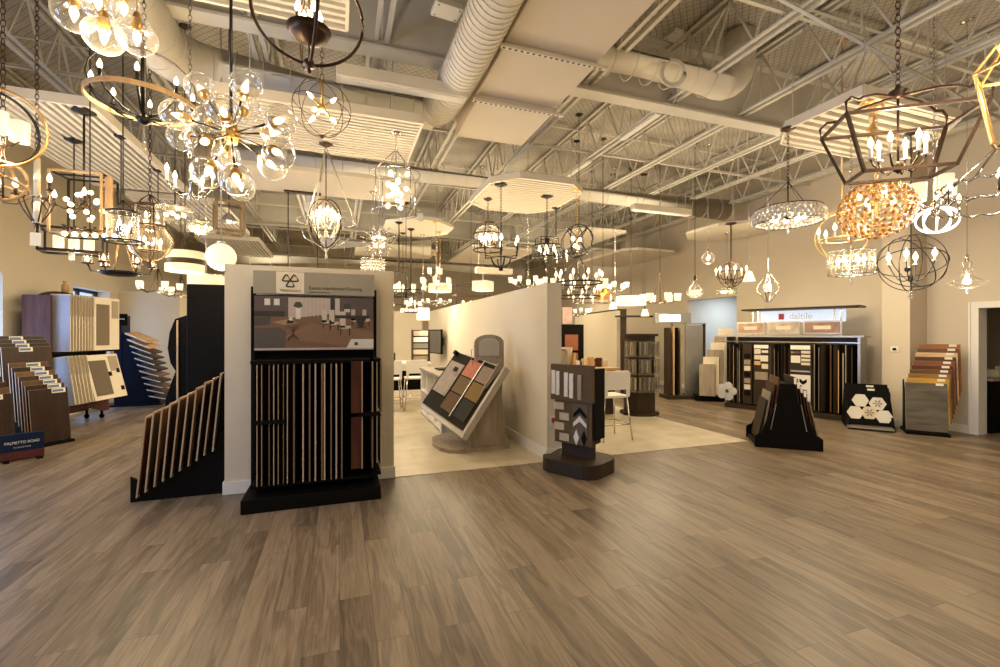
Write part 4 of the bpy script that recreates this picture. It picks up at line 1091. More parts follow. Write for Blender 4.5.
photom = [mat('photo_print_%d' % k, c, .4, noise=.75, scale=7) for k, c in enumerate(((.42, .25, .17), (.45, .36, .28), (.28, .17, .12)))]
for k, (x, w_) in enumerate(((.50, .55), (1.12, .58), (1.78, .62))):
    o = MB().box((0, 0, .14), (w_, .03, .26)).build('photo_panel', M['silver'], None, ol(x - .06, .12, 1.575)); o.rotation_euler = (0, 0, rz)
    tag(o, ['left', 'middle', 'right'][k] + ' framed room photo standing on the tile display rail', 'picture')
    MB().box((0, -.017, .14), (w_ - .05, .003, .20)).build('photo', photom[k], o)
    MB().box((0, -.019, .14), (w_ * .45, .002, .07)).build('photo_highlight', M['offwhite'], o)
random.seed(21)
tilem = [M['offwhite'], M['greywood'], M['black'], M['tanwood'], M['white'], M['darkbrown'], M['silver'], BW[1]]
xs = [.06, .13, .20, .26, .33, 0, .52, .57, 0, .86, .93, .99, 1.06, 1.12, 1.18, 0, 1.62, 1.68, 1.74, 1.80, 1.87, 1.94, 2.0, 2.06, 2.12, 2.2]
for k, x in enumerate(xs):
    if x == 0: continue
    m = MB().bx((-.008, 0, 0), (.008, .42, 1.26), mat=tilem[2 if k % 3 else 5])
    m.bx((-.008 - .004 * (k % 3), -.004, 0), (.008, .0, 1.26 - .05 * (k % 4)), mat=[M['darkbrown'], M['greywood'], BW[2], M['silver'], M['black'], M['tanwood'], M['darkbrown']][(k * 5) % 7])
    for r in range(4):
        m.bx((-.013, .03, .05 + .31 * r), (-.008, .39, .32 + .31 * r), mat=tilem[(k * 3 + r * 5) % 8])
    o = m.build('wing_panel'); o.location = ol(x + .012 * ((k * 7) % 3 - 1), .02, .13); o.rotation_euler = (0, 0, rz - .22 - (.22 * ((k * 3) % 4) if x < 2.1 else 0))
    nw_ = globals().get('nw_', -1) + 1
    tag(o, ORD[nw_] + ' edge-on tile wing panel from the far end of the right wall display', 'sample panel', 'edge-on wing panels')
def face_panel(x, w_, lab, rows):
    m = MB().box((0, .012, .63), (w_, .024, 1.26), mat=M['darkbrown'])
    o = m.build('wing_panel'); o.location = ol(x, -.03, .13); o.rotation_euler = (0, 0, rz)
    tag(o, lab, 'sample panel')
    for (a, b_, ww, hh, m_) in rows:
        MB().box((a, -.004, b_), (ww, .008, hh)).build('tile_sample', m_, o)
    return o
face_panel(.43, .17, 'narrow facing wing panel with dark mosaic blocks', [(-.0, 1.0 - .13 * k, .12, .10, [M['black'], M['greywood'], M['offwhite']][k % 3]) for k in range(7)])
face_panel(.70, .30, 'facing wing panel with cream and white subway tiles at left', [(0, 1.20, .27, .07, M['tag']), (-.07, 1.10, .12, .10, M['offwhite']), (.07, 1.10, .12, .05, M['white']), (-.07, .98, .12, .09, M['offwhite']), (.06, .96, .14, .12, M['white']),
           (-.07, .86, .12, .08, M['tanwood']), (.07, .80, .12, .10, M['offwhite']), (0, .6, .24, .16, M['greywood']), (0, .35, .24, .2, M['darkbrown'])])
cg = face_panel(1.40, .36, 'facing wing panel with a black and cream chevron mosaic below', [(0, 1.20, .33, .08, M['tag']), (-.08, .97, .16, .14, M['white'])] +
                [(-.14 + .04 * k, 1.10 + .0 * k, .03, .035, [M['green'] if False else mat('chip_%d' % k, c, .5), ][0]) for k, c in enumerate(((.5, .25, .03), (.05, .2, .05), (.45, .04, .03), (.05, .05, .3)))] +
                [(.09, 1.11 - .075 * k, .15, .05, M['offwhite']) for k in range(4)] + [(0, .74, .33, .03, M['silver']), (0, .40, .34, .54, M['white'])])
for r in range(3):
    for q in range(2):
        cx, cz = -.10 + .15 * q, .60 - .20 * r
        MB().prism([(cx - .06, cz), (cx, cz - .05), (cx + .06, cz), (cx + .06, cz - .07), (cx, cz - .12), (cx - .06, cz - .07)], .004, Matrix.Translation((0, -.009, 0)) @ Mx).build('chevron_tile', M['black'], cg)
# carpet/plank pieces stacked down at the far end of the display
for k in range(6):
    x0 = 8.10 + .085 * k; y0 = 8.42 - .03 * k
    H_ = .75 + .14 * k
    o = sample('leaning_plank', ['shortest front', 'second', 'third', 'fourth', 'fifth', 'tallest rear'][k] + ' pale plank board at the left end of the tile display', .34, .05, H_, [M['greywood'], M['offwhite']][k % 2], (x0, y0, .14 + .03 * k), -.75, -.16, 'pale boards at the display end', edge=M['offwhite'])
t = thing('plank_stand', 'black stepped stand under the pale leaning boards', 'display stand', (8.36, 8.55, 0), -.55)
MB().box((0, .06, .06), (.75, .40, .12)).build('base', M['black'], t)
MB().box((.10, .20, .35), (.6, .10, .55)).build('back_rest', M['black'], t)
fl_ = MB()
for a in range(5): fl_.cyl((.12 * math.cos(a * 1.257), 0, .12 * math.sin(a * 1.257)), (.12 * math.cos(a * 1.257), .015, .12 * math.sin(a * 1.257)), .085, n=20)
o = fl_.build('petal_tile', M['silver']); o.location = (7.86, 7.62, .36); o.rotation_euler = (-.15, 0, -.6)
tag(o, 'grey flower shaped mosaic piece leaning at the display foot', 'tile sample')

# ---------------------------------------------------------------- D15 black A-frame with boards
f0 = Vector((5.53, 4.86, 0)); f1 = Vector((6.16, 4.35, 0)); u = (f1 - f0).normalized(); rz = math.atan2(u.y, u.x)
t = thing('a_frame_rack', 'free-standing black A-frame rack holding boards on both sides', 'display rack', (f0 + f1) / 2, rz)
prof = [(-.41, 0), (.41, 0), (.41, .16), (.36, .20), (.34, .20), (.14, .64), (-.14, .64), (-.34, .20), (-.36, .20), (-.41, .16)]
up = [(-.13, .64), (.13, .64), (.09, .90), (-.09, .90)]
MB().prism(prof, .03, Matrix.Translation((0, .03, 0)) @ Mx).build('front_panel', M['black'], t, bevel=.003)
MB().prism(up, .03, Matrix.Translation((0, .06, 0)) @ Mx).build('upper_panel', M['black'], t)
MB().prism(prof, .03, Matrix.Translation((0, .72, 0)) @ Mx).build('rear_panel', M['black'], t)
MB().prism([(-.17, .03), (.17, .03), (.07, .88), (-.07, .88)], .62, Matrix.Translation((0, .68, 0)) @ Mx).build('core', M['black'], t)
MB().box((0, .36, .03), (.78, .66, .06)).build('tray', M['black'], t)
for s in (-1, 1): MB().bar((s * .15, -.006, .62), (s * .215, -.006, .26), .016, .008).build('edge_trim', M['silver'], t)
def sheet(root_loc, rz_, s, x0, x1, z0, z1, y0, y1, m1, m2, lab, grp, lbl=False):
    m = MB()
    a = Vector((s * x0, y0, z0)); b_ = Vector((s * x1, y0, z1)); th = Vector((s * .016, 0, .004)); dy = Vector((0, y1 - y0, 0))
    vs = [a, b_, b_ + th, a + th]; vs = vs + [v + dy for v in vs]
    m.add(vs, [(0, 1, 2, 3), (7, 6, 5, 4), (0, 4, 5, 1), (1, 5, 6, 2), (2, 6, 7, 3), (3, 7, 4, 0)], m1)
    o = m.build('sample_sheet'); o.location = root_loc; o.rotation_euler = (0, 0, rz_)
    tag(o, lab, 'sample board', grp)
    if lbl: MB().box((s * (x1 + .010), y0 - .004, z1 - .05), (.03, .006, .09)).build('price_tag', M['tag'], o)
    return o
C15 = (f0 + f1) / 2
lm = [M['darkbrown'], BW[2], BW[1], M['greywood'], M['darkbrown']]
ord_ = ['innermost', 'second', 'third', 'fourth', 'outermost']
for k in range(4):
    sheet(C15, rz, -1, .185 + .05 * k, .085 + .045 * k, .08, .98 - .11 * k, .08 + .03 * k, .66, lm[(k + 1) % 5], None, ord_[k if k < 3 else 4] + ' board on the left slope of the A-frame', 'boards on the left slope')
for k in range(5):
    sheet(C15, rz, 1, .195 + .05 * k, .085 + .043 * k, .08, .99 - .06 * k, .06 + .02 * k, .66, lm[(k * 2) % 5], None, ord_[k] + ' board on the right slope of the A-frame', 'boards on the right slope', lbl=True)

# ---------------------------------------------------------------- D16 hexagon tile rack by the pillar
a0 = fl(857, 428); a0 = Vector((8.12, 5.32, 0)); a1 = Vector((8.52, 4.86, 0)); u = (a1 - a0).normalized(); rz = math.atan2(u.y, u.x)
LH = .62
t = thing('low_tile_rack', 'low black rack of hexagon tile boards below the thermostat', 'display rack', a0, rz)
MB().prism([(0, .0), (.60, 0), (.60, .10), (.42, .62), (.36, .62), (0, .08)], .03, Matrix.Rotation(PI / 2, 4, 'Z') @ Matrix.Rotation(PI / 2, 4, 'X')).build('side_panel', M['black'], t)
MB().prism([(0, .0), (.60, 0), (.60, .10), (.42, .62), (.36, .62), (0, .08)], .03, Matrix.Translation((LH - .03, 0, 0)) @ Matrix.Rotation(PI / 2, 4, 'Z') @ Matrix.Rotation(PI / 2, 4, 'X')).build('side_panel', M['black'], t)
MB().box((LH / 2, .25, .03), (LH, .6, .05)).build('base', M['black'], t)
tray_ = MB().prism([(-.02, -.12), (LH * .95, -.16), (LH * .95, .06), (.0, .06)], .03, Matrix.Translation((0, 0, .03))).build('front_ledge', M['silver'], t)
text('crossville', .06, mat('red_print', (.5, .06, .04), .5), t, (.18, -.05, .065), (0, 0, 0))
def hexboard(dy, dz, lab, full):
    o = MB().box((0, .008, .28), (LH - .04, .016, .56)).build('tile_board', M['black']); o.location = at_local(a0, rz, (LH / 2, .07 + dy, .07 + dz)); o.rotation_euler = (-.22, 0, rz)
    tag(o, lab, 'sample board')
    if full:
        hm = [M['white'], M['white'], M['offwhite'], M['white'], M['white']]
        for k, (x, z) in enumerate(((-.12, .40), (.12, .36), (0.0, .20), (-.20, .19), (.20, .15))):
            x *= .95
            pts = [(x + .118 * math.cos(q * PI / 3), z + .118 * math.sin(q * PI / 3)) for q in range(6)]
            h_ = MB().prism(pts, .010, Matrix.Translation((0, -.001 - .0005 * k, 0)) @ Mx).build('hexagon_tile', hm[k], o)
            if k in (1, 2):
                s_ = MB()
                for q in range(6): s_.prism([(x, z + .01), (x + .05 * math.cos(q * PI / 3 + .3), z + .05 * math.sin(q * PI / 3 + .3)), (x + .07 * math.cos(q * PI / 3), z + .07 * math.sin(q * PI / 3)), (x + .05 * math.cos(q * PI / 3 - .3), z + .05 * math.sin(q * PI / 3 - .3))], .003, Matrix.Translation((0, -.012, 0)) @ Mx)
                s_.build('star_inlay', M['greywood'], h_)
    else:
        MB().box((.05, -.004, .52), (.10, .006, .03)).build('price_tag', M['tag'], o)
hexboard(0, 0, 'front black board with cream hexagon tiles', True)
hexboard(.10, .06, 'middle black board behind the hexagon tile board', False)
hexboard(.20, .11, 'rear black board behind the hexagon tile board', False)

# ---------------------------------------------------------------- D17 tiered hardwood rack by the door
W17 = [woodm('floor_face_%d' % i, c, .35, 'X') for i, c in enumerate(((.13, .115, .09), (.55, .33, .05), (.30, .16, .045), (.14, .07, .03), (.12, .035, .02), (.24, .09, .04), (.10, .05, .03), (.70, .47, .26), (.16, .08, .045), (.34, .14, .05)))]
nm17 = ['grey plank board', 'golden yellow board', 'honey brown board', 'dark walnut board', 'red brown board', 'chestnut board', 'near black brown board', 'pale blond board', 'brown board', 'orange brown board']
ul = (.6, -.8); nl = (-.8, -.6)
waterfall('tiered rack of hardwood boards between the pillar and the doorway', 'boards in the right hardwood rack', (8.57, 4.72), ul, nl, .50, .76, 10, .038, .068, lambda i: .16, W17, dside=.024, lean=-.12,
          tw=(.09, .035), desc=[q + ' in the right hand tiered rack' for q in nm17], base_h=.06)
# ================================================================== hanging lamps
CACHE = {}
def cached(key, fn):
    if key not in CACHE: CACHE[key] = fn()
    return CACHE[key]
def bulb_mesh(kind, s):
    def f():
        m = MB()
        if kind == 'flame':   # candle bulb, base at origin
            m.lathe([(.001, 0), (.008 * s, .002 * s), (.0155 * s, .018 * s), (.015 * s, .032 * s), (.008 * s, .052 * s), (.001, .066 * s)], n=10)
        elif kind == 'globe':
            m.sphere((0, 0, .0), .022 * s, 12, 8)
        return m.mesh('bulb', M['bulb'])
    return cached((kind, round(s, 2)), f)
def sleeve_mesh(h, mt):
    return cached(('sl', round(h, 3), mt), lambda: MB().cyl((0, 0, 0), (0, 0, h), .011, n=8).lathe([(.011, 0), (.026, .004), (.026, .008), (.011, .010)], n=12).mesh('candle_sleeve', M[mt]))
def lamp(name, label, c, group=None, cat=None, rz=0, s=1.0):
    t = thing(name, label, cat or ('pendant lamp' if 'pendant' in name else 'chandelier'), c, rz, group)
    t.scale = (s, s, s)
    return t
def drop(t, z_body, ztop=ZC, kind='rod', mt='blackmetal', canopy=.065, x=0, y=0, r=.006):
    """canopy at world height ztop and a rod or chain down to local height z_body"""
    wx, wy = t.location.x + x * t.scale[0], t.location.y + y * t.scale[0]
    under = [q[4] for q in CLOUDS if q[0] - .02 < wx < q[1] + .02 and q[2] - .02 < wy < q[3] + .02]
    ztop = under[0] if under else ZD
    zc = (ztop - t.location.z) / t.scale[0]
    MB().lathe([(.001, zc), (canopy, zc), (canopy, zc - .012), (canopy * .5, zc - .03), (.012, zc - .04), (.001, zc - .04)], (x, y, 0), 20).build('canopy', M[mt], t)
    m = MB()
    if kind == 'rod': m.cyl((x, y, z_body), (x, y, zc - .03), r, n=8)
    elif kind == 'cord': m.cyl((x, y, z_body), (x, y, zc - .03), .0035, n=6)
    else:
        z = z_body; i = 0; st = .042
        while z < zc - .05:
            nrm = (1, 0, 0) if i % 2 else (0, 1, 0)
            N_ = 8; R = .014
            X = Vector((0, 1, 0)) if i % 2 else Vector((1, 0, 0))
            m.tube([Vector((x, y, z + st * .5)) + X * (R * math.cos(2 * PI * k / N_)) + Vector((0, 0, 1)) * (st * .62 * math.sin(2 * PI * k / N_)) for k in range(N_)], .0035, 4, True)
            z += st; i += 1
    m.build({'rod': 'rod', 'cord': 'cord', 'chain': 'chain'}[kind], M[mt], t)
def light(t, p=(0, 0, 0), power=14, color=WARM, r=.06):
    l = bpy.data.lights.new('lamp_light', 'POINT'); l.energy = power * LP; l.color = color; l.shadow_soft_size = r
    o = bpy.data.objects.new('lamp_light', l); col.objects.link(o); o.parent = t; o.location = p
LP = .95
def candle(t, p, h=.07, s=1.0, mt='sleeve'):
    o = inst('candle_sleeve', sleeve_mesh(h, mt), t, p)
    inst('bulb', bulb_mesh('flame', s * .82), o, (0, 0, h))
def bulb(t, p, s=1.0, kind='globe', rot=None):
    return inst('bulb', bulb_mesh(kind, s * .84), t, p, rot)
def arms(t, n, R, z_hub, z_tip, sag, mt, h=.07, s=1.0, r=.006, ph=0, hub=(.02, .05), sl='sleeve'):
    """n curved arms from a hub to candle cups"""
    for k in range(n):
        a = 2 * PI * k / n + ph; e = Vector((math.cos(a), math.sin(a), 0))
        pts = [Vector((0, 0, z_hub))]
        for q in range(1, 9):
            f = q / 8
            pts.append(e * R * f + Vector((0, 0, z_hub + (z_tip - z_hub) * f ** 2 - sag * math.sin(PI * f))))
        MB().tube(pts, r, 6).build('arm', M[mt], t)
        candle(t, e * R + Vector((0, 0, z_tip)), h, s, sl)
    MB().lathe([(.001, z_hub - hub[1]), (hub[0], z_hub - hub[1] * .5), (hub[0], z_hub + hub[1] * .4), (.006, z_hub + hub[1])], n=14).build('hub', M[mt], t)
def stem(t, z0, z1, mt, r=.006):
    MB().cyl((0, 0, z0), (0, 0, z1), r, n=8).build('stem', M[mt], t)
def orb(t, R, mt, r=.005, rings=((1, 0, 0), (0, 1, 0)), name='hoop', cz=0):
    for n_ in rings: MB().ring((0, 0, cz), R, r, n_, N=44, n=6).build(name, M[mt], t)
def shade_glass(t, p, R0, R1, h, mt='shade', name='shade'):
    key = ('sh', R0, R1, h, mt)
    me = cached(key, lambda: MB().lathe([(R0, 0), (R1, h), (R1 - .004, h), (R0 - .004, .002)], n=20).mesh('shade', M[mt]))
    return inst(name, me, t, p)
def tagcard(t, p, s=1.0):
    MB().box((0, 0, -.04 * s), (.05 * s, .002, .075 * s)).cyl((0, 0, 0), (0, 0, .05), .001, n=4).build('price_tag', M['tag'], t, p)
def C(px, py, D): return atD(px, py, D)

# --- L1 cluster of blown globes, top left
c = C(104, 20, 2.2)
t = lamp('globe_chandelier', 'cluster of clear blown glass globes with copper sockets at the top left', c)
gm = cached('blownglobe', lambda: MB().sphere((0, 0, 0), .088, 22, 14, sz=.97).mesh('glass_globe', M['glass']))
skm = cached('socket', lambda: MB().lathe([(.001, .09), (.012, .09), (.02, .06), (.024, .03), (.02, .0), (.012, -.005)], n=12).mesh('socket', M['brass']))
for k, (px, py, D) in enumerate(((74, 13, 2.15), (104, 36, 2.2), (137, 37, 2.25), (98, 2, 2.35), (124, 8, 2.4), (87, -12, 2.15))):
    p = C(px, py, D) - c
    g = inst('glass_globe', gm, t, p)
    inst('bulb', bulb_mesh('flame', 1.15), g, (0, 0, .03), (PI, 0, 0)); inst('socket', skm, g, (0, 0, .03))
    MB().cyl(p + Vector((0, 0, .11)), (p.x * .9, p.y * .9, ZC - c.z), .004, n=6).build('rod', M['brass'], t)
zc = ZC - c.z
MB().lathe([(.001, zc), (.17, zc), (.17, zc - .03), (.001, zc - .03)], n=28).build('canopy', M['brass'], t)
light(t, (0, 0, -.15), 12)
# --- L2 wooden hoop with arched iron straps
c = C(144, 104, 3.25)
t = lamp('hoop_chandelier', 'wooden hoop chandelier with arched black iron straps behind the globe lamps', c, s=.93)
MB().band((0, 0, 0), .345, .035, .012).build('wooden_hoop', M['tanwood'], t)
for k in range(4):
    a = PI * k / 4 + .3
    e = Vector((math.cos(a), math.sin(a), 0))
    pts = [e * (.335 * math.sin(q * PI / 10)) * 1.0 + Vector((0, 0, -.12 + .27 * (1 - math.cos(q * PI / 10)))) for q in range(0, 11)]
    if k % 2 == 0:
        MB().tube(pts, .013, 6, flat=.5).build('iron_strap', M['blackmetal'], t)
        pts = [Vector((-v.x, -v.y, v.z)) for v in pts]
        MB().tube(pts, .013, 6, flat=.5).build('iron_strap', M['blackmetal'], t)
for k in range(8):
    a = 2 * PI * k / 8 + .2; e = Vector((math.cos(a), math.sin(a), 0))
    if k % 1 == 0:
        MB().tube([e * .04 + Vector((0, 0, -.11)), e * .15 + Vector((0, 0, -.10)), e * .28 + Vector((0, 0, -.02)), e * .31 + Vector((0, 0, .03))], .008, 6).build('arm', M['blackmetal'], t)
        candle(t, e * .31 + Vector((0, 0, .03)), .07, 1.3, 'blackmetal')
MB().lathe([(.001, -.16), (.03, -.15), (.055, -.12), (.03, -.09), (.001, -.08)], n=20).build('hub', M['blackmetal'], t)
MB().lathe([(.001, -.36), (.014, -.33), (.008, -.25), (.004, -.16)], n=10).build('crystal_drop', M['crystal'], t)
drop(t, .40, ZD, 'chain', 'blackmetal'); light(t, (0, 0, .12), 20)
# --- L3 sputnik
c = C(231, 134, 2.42)
t = lamp('sputnik_chandelier', 'large starburst chandelier of clear glass globes on black and brass arms', c)
sg = cached('sputglobe', lambda: MB().sphere((0, 0, 0), .077, 20, 12).mesh('glass_globe', M['glass']))
ss = cached('sputsock', lambda: MB().lathe([(.008, 0), (.014, .004), (.026, .02), (.030, .045), (.018, .05), (.001, .05)], n=12).mesh('socket', M['brass']))
pts3 = [(200, 88, -.05), (246, 85, .1), (246, 108, -.2), (223, 110, .18), (176, 115, .02), (182, 137, -.18), (203, 142, .28), (281, 120, .1), (276, 133, -.12), (279, 153, .16), (273, 166, -.1),
        (207, 173, .12), (236, 180, .2), (241, 187, -.2), (208, 119, -.28), (226, 156, -.26)]
for (px, py, dd) in pts3:
    p = C(px, py, 2.42 - dd) - c; e = p.normalized(); L = p.length
    MB().cyl(e * .03, e * (L - .07), .0055, n=6).build('arm', M['blackmetal'], t)
    g = inst('glass_globe', sg, t, p)
    q = e.to_track_quat('Z', 'Y').to_euler()
    s_ = inst('socket', ss, g, -e * .085, q); inst('bulb', bulb_mesh('flame', 1.1), g, -e * .045, q)
MB().sphere((0, 0, 0), .045, 16, 10).cyl((0, 0, -.05), (0, 0, .06), .03, n=14).build('hub', M['brass'], t)
drop(t, .04, ZC, 'rod', 'blackmetal', r=.008); light(t, (0, .0, -.12), 18)
# --- L4 orb with dish
c = C(309, 13, 2.25)
t = lamp('orb_chandelier', 'bronze ring orb with a dish of candle bulbs at the top edge', c)
fw = Vector((sn + (309 - 500) / F * cs, cs - (309 - 500) / F * sn, 0)).normalized(); sd = Vector((fw.y, -fw.x, 0))
orb(t, .255, 'bronze', .0085, (fw, (fw + sd * 6.5).normalized()))
MB().lathe([(.001, -.155), (.03, -.15), (.085, -.12), (.105, -.085), (.10, -.085), (.08, -.11), (.001, -.13)], n=32).build('dish', M['bronze'], t)
for k in range(4):
    a = 2 * PI * k / 4 + .5; candle(t, (.055 * math.cos(a), .055 * math.sin(a), -.10), .075, 1.2, 'bronze')
MB().lathe([(.001, -.30), (.012, -.29), (.006, -.27), (.03, -.262), (.022, -.235), (.004, -.23)], n=16).build('finial', M['bronze'], t)
stem(t, -.24, .25, 'bronze', .005); drop(t, .25, ZC, 'chain', 'bronze'); light(t, (0, 0, .02), 12)
# --- L5 thin orb with brass starburst
c = C(322, 108, 3.4)
t = lamp('starburst_chandelier', 'thin wire orb around a small brass starburst with five bulbs', c)
fw = ray(322, 108); fw.z = 0; fw.normalize(); sd = Vector((fw.y, -fw.x, 0))
orb(t, .205, 'bronze', .0028, (fw, (fw + sd).normalized(), (fw - sd * .9).normalized(), (sd * .2 + Vector((0, 0, 1)))))
for (sx, sz, sy) in ((-1, 1, 0), (1, 1, .2), (-.75, -1, .1), (1, -1, 0), (-.5, -.55, -.8)):
    d = (sd * sx + Vector((0, 0, sz)) + fw * sy).normalized()
    MB().cyl(d * .02, d * .085, .009, n=8).build('arm', M['brass'], t)
    bulb(t, d * .085, 1.15, 'flame', d.to_track_quat('Z', 'Y').to_euler())
MB().sphere((0, 0, 0), .028, 14, 8).build('hub', M['brass'], t)
stem(t, .02, .21, 'brass', .010); MB().lathe([(.001, -.235), (.015, -.22), (.008, -.20)], n=10).build('finial', M['bronze'], t)
drop(t, .21, ZC, 'chain', 'bronze'); light(t, (0, 0, -.05), 10)
# --- L6 ring pendant with shades at left edge
c = C(-4, 127, 3.05)
t = lamp('ring_chandelier', 'two crossed hoops, one gilt and one black, around white glass shades at the left edge', c, s=1.09)
fw = ray(4, 127); fw.z = 0; fw.normalize(); sd = Vector((fw.y, -fw.x, 0))
MB().ring((0, 0, 0), .235, .009, (fw + sd * .35 + Vector((0, 0, .05))), N=48, n=6).build('gilt_hoop', M['gold'], t)
MB().ring((0, 0, 0), .215, .009, (fw - sd * .5 + Vector((0, 0, .05))), N=48, n=6).build('black_hoop', M['blackmetal'], t)
for k in range(4):
    a = PI / 2 * k + .55; p = Vector((.10 * math.cos(a), .10 * math.sin(a), -.06))
    shade_glass(t, p, .048, .05, .125); MB().tube([(0, 0, -.10), p * .6 + Vector((0, 0, -.065)), p], .005, 6).build('arm', M['bronze'], t)
stem(t, -.22, .22, 'bronze'); drop(t, .22, ZC, 'rod', 'bronze', x=0); light(t, (0, 0, -.15), 10)
# --- L7 wood lantern at left edge
c = C(3, 181, 3.1)
t = lamp('wood_orb_pendant', 'small wooden strap orb with a candle bulb cut by the left edge', c)
orb(t, .13, 'tanwood', .010, ((1, 0, 0), (0, 1, 0), (.3, .2, 1)))
candle(t, (-.03, 0, -.08), .05, 1.3, 'bronze'); candle(t, (.05, .03, -.08), .05, 1.3, 'bronze'); stem(t, -.13, .13, 'bronze')
drop(t, .13, ZC, 'chain', 'bronze')
# --- L8 scrolled wire basket chandelier
c = C(37, 207, 3.9)
t = lamp('scroll_chandelier', 'rope-wrapped bronze chandelier with a scrolled wire basket and hanging tag', c)
for k in range(6):
    a = PI * k / 3 + .2; e = Vector((math.cos(a), math.sin(a), 0))
    MB().tube([e * .02 + Vector((0, 0, .08)), e * .08 + Vector((0, 0, .09)), e * .115 + Vector((0, 0, .05)), e * .09 + Vector((0, 0, -.02)), e * .04 + Vector((0, 0, -.11)), e * .01 + Vector((0, 0, -.15))], .006, 6).build('scroll_wire', M['bronze'], t)
for k in range(5):
    a = 2 * PI * k / 5 + 2.9; e = Vector((math.cos(a), math.sin(a), 0))
    MB().tube([e * .05 + Vector((0, 0, .08)), e * .16 + Vector((0, 0, .02)), e * .26 + Vector((0, 0, .03)), e * .30 + Vector((0, 0, .09))], .005, 6).build('arm', M['bronze'], t)
    candle(t, e * .30 + Vector((0, 0, .09)), .07, 1.4, 'bronze')
MB().lathe([(.001, -.20), (.02, -.18), (.012, -.15), (.03, -.145), (.02, -.13)], n=12).build('finial', M['bronze'], t)
MB().cyl((0, 0, .05), (0, 0, .42), .022, n=10).build('rope_wrap', M['offwhite'], t)
MB().cyl((0, 0, -.14), (0, 0, .05), .03, .02, n=10).build('core', M['sleeve'], t)
tagcard(t, (-.0, -.02, -.22), 1.5); drop(t, .42, ZC, 'chain', 'bronze'); light(t, (0, 0, .22), 14)
# --- L9 open wood box frame with a bulb star
c = C(84, 206, 4.7)
t = lamp('box_chandelier', 'open cube frame in pale wood and black iron around a starburst of bulbs', c, rz=-.05, s=1.14)
fr = MB(); S = .27; SX = .19
for (a, b_) in (((-SX, -.13, -S), (SX, -.13, -S)), ((SX, -.13, -S), (SX, -.13, S)), ((SX, -.13, S), (-SX, -.13, S)), ((-SX, -.13, S), (-SX, -.13, -S))): fr.bar(a, b_, .017)
fr.build('front_wood_frame', M['tanwood'], t)
fr = MB()
for sx, sz in ((-1, -1), (1, -1), (1, 1), (-1, 1)): fr.bar((sx * SX, -.13, sz * S), (sx * SX, .15, sz * S), .016)
for (a, b_) in (((-SX, .15, -S), (SX, .15, -S)), ((SX, .15, -S), (SX, .15, S)), ((SX, .15, S), (-SX, .15, S)), ((-SX, .15, S), (-SX, .15, -S))): fr.bar(a, b_, .016)
fr.bar((-SX, 0, S), (SX, 0, S), .014)
fr.build('iron_frame', M['blackmetal'], t)
MB().bar((SX + .02, -.05, -S), (SX + .02, -.05, S), .03, .05).build('side_board', M['tanwood'], t)
random.seed(3)
for k in range(14):
    a = k * 2.4; zz = 1 - 2 * (k + .5) / 14; rr = math.sqrt(1 - zz * zz); d = Vector((rr * math.cos(a), rr * math.sin(a) * .6, zz))
    MB().cyl((0, 0, 0), d * .12, .005, n=6).build('spoke', M['bronze'], t); bulb(t, d * .135, 1.15)
MB().sphere((0, 0, 0), .035, 12, 8).build('hub', M['bronze'], t)
stem(t, 0, S, 'blackmetal'); drop(t, S, ZC, 'rod', 'blackmetal', r=.009, canopy=.09); light(t, (0, 0, 0), 16)
# --- row of bulbs just below (second linear chandelier) + L10 black box frame with shades
c = C(90, 232, 4.5)
t = lamp('bulb_bar_chandelier', 'row of small bare bulbs on a curved bar under the wood box frame', c)
bm = MB().tube([(-.22, 0, .06), (-.1, 0, .02), (0, 0, .0), (.1, 0, .02), (.22, 0, .06)], .008, 6); bm.build('bar', M['bronze'], t)
for k in range(6): 
    x = -.20 + .08 * k; MB().cyl((x, 0, .05), (x, 0, .0), .012, n=8).build('socket', M['bronze'], t); bulb(t, (x, 0, -.03), 1.3)
drop(t, .0, ZC, 'rod', 'blackmetal', x=-.0); 
c = C(74, 242, 5.4)
t = lamp('linear_chandelier', 'long black rectangular frame holding white glass cylinders by the window wall', c, rz=.25, s=1.12)
fr = MB(); a_, b_, h_ = .25, .14, .115
for z in (-h_, h_):
    for p, q in (((-a_, -b_, z), (a_, -b_, z)), ((a_, -b_, z), (a_, b_, z)), ((a_, b_, z), (-a_, b_, z)), ((-a_, b_, z), (-a_, -b_, z))): fr.bar(p, q, .024)
for sx in (-1, 1):
    for sy in (-1, 1): fr.bar((sx * a_, sy * b_, -h_), (sx * a_, sy * b_, h_), .018)
fr.build('frame', M['blackmetal'], t)
for k in range(3): shade_glass(t, (-.12 + .12 * k, 0, -.07), .045, .045, .125)
MB().bar((-.22, 0, -.085), (.22, 0, -.085), .016).build('bar', M['blackmetal'], t)
stem(t, -.08, h_, 'blackmetal'); MB().bar((0, -b_, h_), (0, b_, h_), .012).build('crossbar', M['blackmetal'], t)
drop(t, h_, ZC, 'rod', 'blackmetal', canopy=.08); light(t, (0, 0, -.2), 8); tagcard(t, (0, -.1, -.13))
